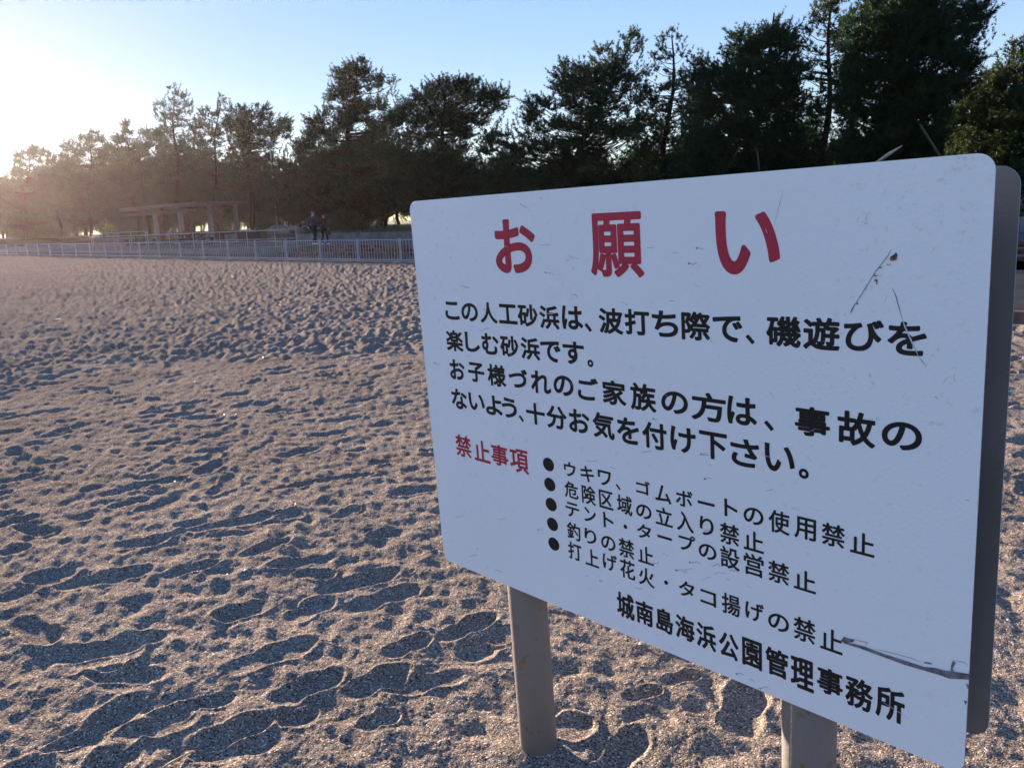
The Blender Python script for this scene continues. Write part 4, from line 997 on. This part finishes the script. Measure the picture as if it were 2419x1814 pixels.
b = MB(); polystrip(b, Q('B', [(1420, 890), (1440, 950), (1490, 1060), (1535, 1155)]), .0024); polystrip(b, Q('B', [(470, 272), (480, 298)]), .003)
polystrip(b, Q('A', [(985, 855), (1040, 860), (1085, 850)]), .0016); polystrip(b, Q('E', [(1480, 770), (1560, 820), (1630, 865)]), .0012); b.build('scratch', M['palescr'], board)
b = MB()
up = [(1280, 462), (1400, 492), (1500, 530), (1620, 568), (1700, 595), (1760, 600), (1800, 612), (1850, 618), (1936, 632)]; lo_ = [(1932, 660), (1830, 655), (1790, 640), (1740, 625), (1680, 608), (1600, 584), (1480, 540), (1380, 503), (1290, 475)]
a_ = Q('E', up); c_ = Q('E', lo_)
for i in range(8): polyg(b, [a_[i], a_[i+1], c_[7-i], c_[8-i]] if i < 8 else [])
polyg(b, Q('E', [(1272, 462), (1290, 440), (1318, 450), (1345, 455), (1338, 468), (1310, 470), (1295, 478)]), .001)
for L_ in ([(1850, 560), (1862, 575), (1848, 600), (1852, 622), (1836, 615), (1840, 585)], [(1915, 680), (1936, 690), (1930, 715), (1922, 700)], [(1700, 568), (1740, 575), (1738, 582), (1702, 576)], [(1905, 765), (1922, 772), (1912, 790)]): polyg(b, Q('E', L_), .0011)
polystrip(b, Q('E', [(1340, 452), (1370, 462), (1410, 470), (1400, 488)]), .001); polystrip(b, Q('E', [(1855, 562), (1900, 570), (1926, 585)]), .001)
polystrip(b, Q('E', [(1455, 505), (1500, 515), (1560, 530), (1640, 552), (1690, 575)]), .0009)
tag(b.build('torn_strip', M['chip'], board), kind='stuff')
# short cracks in the film
g = random.Random(3); b = MB(); b2 = MB()
spots = [('A', [(820, 95), (955, 50), (400, 665), (960, 372), (1180, 478), (1705, 400), (1880, 437), (2055, 402), (2000, 510), (1185, 725), (1520, 775), (1860, 770), (540, 980), (450, 1155), (230, 1200), (560, 825), (1000, 570)], 1),
         ('C', [(1160, 715), (1330, 760), (1560, 650), (235, 1115), (375, 1340), (320, 1400), (440, 1465), (505, 1500), (1150, 1540), (1260, 1570), (1590, 1390), (1850, 1490), (1640, 420), (1985, 675), (520, 1135), (820, 1208), (1990, 1230), (1700, 1380), (1620, 1450)], 1),
         ('D', [(70, 620), (50, 730), (500, 815), (100, 1380), (200, 1460), (20, 545), (1760, 120), (1990, 890)], 1),
         ('E', [(700, 100), (560, 150), (220, 190), (740, 630), (860, 705), (800, 660), (500, 60), (430, 100), (620, 120), (170, 30)], .8)]
for c, L_, k in spots:
    for (x, y) in L_:
        p = np.array([x, y], float); a = g.uniform(-.3, .6); pts = [quv(c, *p)]
        for i in range(g.randint(4, 9)): p = p+np.array([cos(a), sin(a)])*g.uniform(4, 14)*k; a = g.uniform(-.9, 1.1); pts.append(quv(c, *p))
        polystrip(b, pts, g.uniform(.0004, .0009))
        if g.random() < .35:
            q = quv(c, x, y); polyg(b, [(q[0]+g.uniform(.001, .0035)*cos(t), q[1]+g.uniform(.001, .0035)*sin(t)) for t in (0, 1, 2, 3, 4, 5)], .001)
tag(b.build('film_cracks', M['chip'], board), kind='stuff')
for i in range(150):
    u_, v_ = g.uniform(.03, 1.38), g.uniform(.02, 1.0)
    if g.random() < .5: u_ = min(1.38, max(.03, g.gauss(.65, .3)))
    a = g.uniform(0, 3.1); pts = [(u_, v_)]
    for k in range(g.randint(1, 3)): u_ += .006*cos(a); v_ += .006*sin(a); a += g.uniform(-.8, .8); pts.append((u_, v_))
    polystrip(b2, pts, g.uniform(.0005, .001), .0007)
tag(b2.build('fine_scuffs', M['palescr'], board), kind='stuff')

# ------------------------------------------------------------------ people
def skin_chain(name, nodes, edges, mt, parent, sub=1, root=0):
    me = bpy.data.meshes.new(name); me.from_pydata([n[0] for n in nodes], edges, []); me.materials.append(mt)
    o = bpy.data.objects.new(name, me); COL.objects.link(o); o.parent = parent
    md = o.modifiers.new('skin', 'SKIN'); md.use_smooth_shade = True; md.branch_smoothing = .3
    for i, n in enumerate(nodes):
        r = n[1]; me.skin_vertices[0].data[i].radius = (r, r) if not hasattr(r, '__len__') else r
    me.skin_vertices[0].data[root].use_root = True
    s = o.modifiers.new('sub', 'SUBSURF'); s.levels = sub; s.render_levels = sub
    return o
def person(x, y, z, rz, label, H, J, top, legs, hair, shoe, hood=False, coat_len=.0, bag=None):
    """J: joints for a 1.7 m figure, facing +y"""
    root = empty('person', (x, y, z), rz); root.scale = (H/1.7,)*3; tag(root, label, 'person')
    P = {k: Vector(v) for k, v in J.items()}
    # one continuous body
    n = [(P['pelvis'], (.12, .10)), (P['waist'], (.115, .085)), (P['chest'], (.145, .10)), (P['neck'], .052), (P['head'], (.075, .085)), (P['crown'], (.062, .07)),
         (P['shl'], .052), (P['ell'], .040), (P['wrl'], .028), (P['hal'], (.034, .018)), (P['shr'], .052), (P['elr'], .040), (P['wrr'], .028), (P['har'], (.034, .018)),
         (P['hil'], .085), (P['knl'], .056), (P['anl'], .038), (P['hir'], .085), (P['knr'], .056), (P['anr'], .038)]
    E = [(0, 1), (1, 2), (2, 3), (3, 4), (4, 5), (2, 6), (6, 7), (7, 8), (8, 9), (2, 10), (10, 11), (11, 12), (12, 13), (0, 14), (14, 15), (15, 16), (0, 17), (17, 18), (18, 19)]
    skin_chain('body', n, E, M['skin'], root)
    # jacket and trousers follow the body
    hem = P['pelvis']+Vector((0, 0, -coat_len))
    n = [(hem, (.165, .125)), (P['waist'], (.15, .115)), (P['chest'], (.175, .125)), (P['neck']+Vector((0, 0, -.03)), .075), (P['shl'], .075), (P['ell'], .060), (P['wrl'], .046), (P['shr'], .075), (P['elr'], .060), (P['wrr'], .046)]
    skin_chain('coat' if coat_len > .1 else 'jacket', n, [(0, 1), (1, 2), (2, 3), (2, 4), (4, 5), (5, 6), (2, 7), (7, 8), (8, 9)], top, root)
    n = [(P['pelvis'], (.15, .115)), (P['hil'], .10), (P['knl'], .072), (P['anl'], .055), (P['hir'], .10), (P['knr'], .072), (P['anr'], .055)]
    skin_chain('trousers', n, [(0, 1), (1, 2), (2, 3), (0, 4), (4, 5), (5, 6)], legs, root)
    for a, d in (('anl', J.get('tol')), ('anr', J.get('tor'))):
        b_ = P[a]; t_ = Vector(d)
        skin_chain('shoe', [(b_+Vector((0, -.04, -.055)), (.042, .04)), ((b_+t_)/2+Vector((0, 0, -.025)), (.045, .038)), (t_, (.038, .024))], [(0, 1), (1, 2)], shoe, root)
    hd = P['head']; cr = P['crown']
    skin_chain('hood' if hood else 'hair', [(hd+Vector((0, -.045, -.045)), (.075, .05)), (hd+Vector((0, -.035, .03)), (.088, .072)), (cr+Vector((0, -.01, .02)), (.066, .06))], [(0, 1), (1, 2)], hair, root)
    for sx in (-1, 1):
        b = MB(); b.tube([hd+Vector((sx*.03, .075, .012)), hd+Vector((sx*.03, .086, .012))], .009, 6); b.build('eye', M['hair'], root)
        b = MB(); b.box(tuple(hd+Vector((sx*.079, .0, -.005))), (.018, .035, .055), 0, bev=.006); b.build('ear', M['skin'], root)
    b = MB(); b.tube([hd+Vector((0, .078, .012)), hd+Vector((0, .10, -.022)), hd+Vector((0, .078, -.03))], [.008, .014, .01], 6); b.build('nose', M['skin'], root)
    b = MB(); b.box(tuple(hd+Vector((0, .076, -.052))), (.045, .012, .008), 0); b.build('mouth', M['maroon'], root)
    return root
walk = dict(pelvis=(0, 0, .92), waist=(0, .01, 1.08), chest=(0, .02, 1.30), neck=(0, .035, 1.47), head=(0, .06, 1.585), crown=(0, .055, 1.655),
            shl=(-.19, .02, 1.38), ell=(-.235, -.08, 1.13), wrl=(-.22, -.02, .90), hal=(-.215, .01, .82), shr=(.19, .02, 1.38), elr=(.235, .06, 1.13), wrr=(.215, .20, .95), har=(.21, .25, .89),
            hil=(-.09, 0, .88), knl=(-.10, .17, .50), anl=(-.10, .22, .10), tol=(-.11, .36, .05), hir=(.09, 0, .88), knr=(.10, .02, .48), anr=(.10, -.24, .14), tor=(.10, -.13, .035))
pm, dm = at_t(742, 5.7); pw, dw = at_t(762, 5.5)
person(pm[0], pm[1], .385, radians(-28), 'person in grey quilted hooded jacket and dark trousers beside the wall', 1.74, walk, M['jacket'], M['trouser'], M['greyhair'], M['shoe'], coat_len=.06, hood=True)
w2 = dict(walk); w2.update(elr=(.24, -.02, 1.12), wrr=(.25, .03, .90), har=(.25, .05, .82), knl=(-.09, .02, .49), anl=(-.09, -.16, .12), tol=(-.10, -.04, .035), knr=(.09, .13, .5), anr=(.09, .15, .10), tor=(.09, .29, .05))
wm = person(pw[0]+.12, pw[1]-.1, .385, radians(-22), 'person in a dark red knee length coat, walking beside the one in grey', 1.60, w2, M['maroon'], M['trouser'], M['hair'], M['shoe'], coat_len=.24)
q = wm.matrix_basis @ Vector((.27, .05, .66))
hx, hy, hz_ = pw[0]+.12, pw[1]-.1, .385
cR, sR_ = cos(radians(-22)), sin(radians(-22)); k_ = 1.6/1.7
bx_, by_ = hx+(.26*cR-.05*sR_)*k_, hy+(.26*sR_+.05*cR)*k_
hb = empty('handbag', (bx_, by_, hz_+.50)); tag(hb, 'black bag hanging from the hand of the person in the red coat', 'bag')
b = MB(); b.box((0, 0, .09), (.10, .28, .20), radians(-22), bev=.03); b.build('body', M['hair'], hb)
b = MB(); b.tube([(0, -.09, .18), (0, -.06, .27), (0, .06, .27), (0, .09, .18)], .010, 5); b.build('strap', M['hair'], hb)

sit = dict(pelvis=(0, -.02, .50), waist=(0, .04, .66), chest=(0, .17, .86), neck=(0, .28, 1.0), head=(0, .34, 1.10), crown=(0, .36, 1.17),
           shl=(-.19, .20, .94), ell=(-.24, .36, .74), wrl=(-.16, .56, .76), hal=(-.13, .63, .76), shr=(.19, .20, .94), elr=(.24, .36, .74), wrr=(.16, .56, .76), har=(.13, .63, .76),
           hil=(-.10, .02, .49), knl=(-.13, .44, .50), anl=(-.13, .46, .10), tol=(-.13, .60, .05), hir=(.10, .02, .49), knr=(.13, .44, .50), anr=(.13, .46, .10), tor=(.13, .60, .05))
ps, ds = at_t(394, 7.0)
person(ps[0], ps[1], ZP, radians(-75), 'person in a blue shirt sitting bent forward at the table in front of the shelter', 1.7, sit, M['blueshirt'], M['ochre'], M['greyhair'], M['shoe'])
st_ = empty('stool', (ps[0]-.02, ps[1]+.02, ZP), 0); tag(st_, 'low dark stool under the person in the blue shirt', 'stool')
b = MB(); b.box((0, 0, .36), (.42, .42, .05), 0, bev=.01); b.build('seat', M['dark'], st_)
for sx in (-1, 1):
    for sy in (-1, 1): b = MB(); b.box((sx*.17, sy*.17, .17), (.05, .05, .34)); b.build('leg', M['dark'], st_)

# ------------------------------------------------------------------ small things on the sand
g = random.Random(12); b = MB()
for i in range(420):
    d_ = 2+g.random()**.8*28; a = radians(g.uniform(-36, 36)); x, y = d_*sin(a), d_*cos(a)
    if edge_dist(np.array([x]), np.array([y]))[0] > -.4: continue
    z = float(sand_z_(x, y)); r = g.uniform(.004, .009)*(1+d_*.05); 
    vs = []; n_ = g.randint(4, 6); tl = g.uniform(-.5, .5)
    for k in range(n_): t = 2*pi*k/n_; vs.append((x+r*cos(t)*g.uniform(.6, 1.2), y+r*sin(t)*g.uniform(.6, 1.2), z+.003+r*tl*cos(t)))
    c = (x, y, z+.004+r*.5); b.add(vs+[c], [(k, (k+1) % n_, n_) for k in range(n_)])
tag(b.build('shell_fragments', M['shell']), 'tiny pale shell fragments scattered over the sand', 'shell fragments', kind='stuff')
def twig(name, label, pts, r, mt, cat='twig'):
    W_ = [Vector(ground(x, y)) for x, y in pts]; o0 = W_[0].copy(); W_ = [Vector((w.x, w.y, float(sand_z_(w.x, w.y))+.006)) for w in W_]; o0.z = W_[0].z
    b = MB(); b.tube([w-o0 for w in W_], r, 6); o = b.build(name, mt, smooth=True); o.location = o0; tag(o, label, cat); return o
twig('reed_stem', 'thin pale reed stem lying on the sand at the bottom edge', [(360, 1835), (405, 1797), (452, 1774)], [.0028, .003, .0018], M['straw'], 'stem')
twig('twig', 'tiny upright pale twig on the sand left of the board', [(697, 1205), (699, 1196)], [.003, .002], M['straw'])
twig('plastic_scrap', 'small white scrap lying on the sand on the left', [(130, 756), (141, 752)], [.02, .012], M['white'], 'scrap')

# ------------------------------------------------------------------ air veil, added to stand in for lens glare towards the sun
hm = bpy.data.materials.new('glare_veil'); hm.use_nodes = True; hm.node_tree.nodes.clear()
hv = hm.node_tree.nodes.new('ShaderNodeVolumePrincipled'); ho = hm.node_tree.nodes.new('ShaderNodeOutputMaterial')
hv.inputs['Color'].default_value = (.95, .80, .86, 1); hv.inputs['Density'].default_value = .00007; hv.inputs['Anisotropy'].default_value = .77
hm.node_tree.links.new(hv.outputs[0], ho.inputs['Volume'])
b = MB(); b.box((20, 290, 9.0), (1240, 640, 21.0), 0); hz_o = b.build('glare_veil', hm); tag(hz_o, 'thin air veil added for the lens glare over beach and pines', 'glare_veil', kind='stuff')
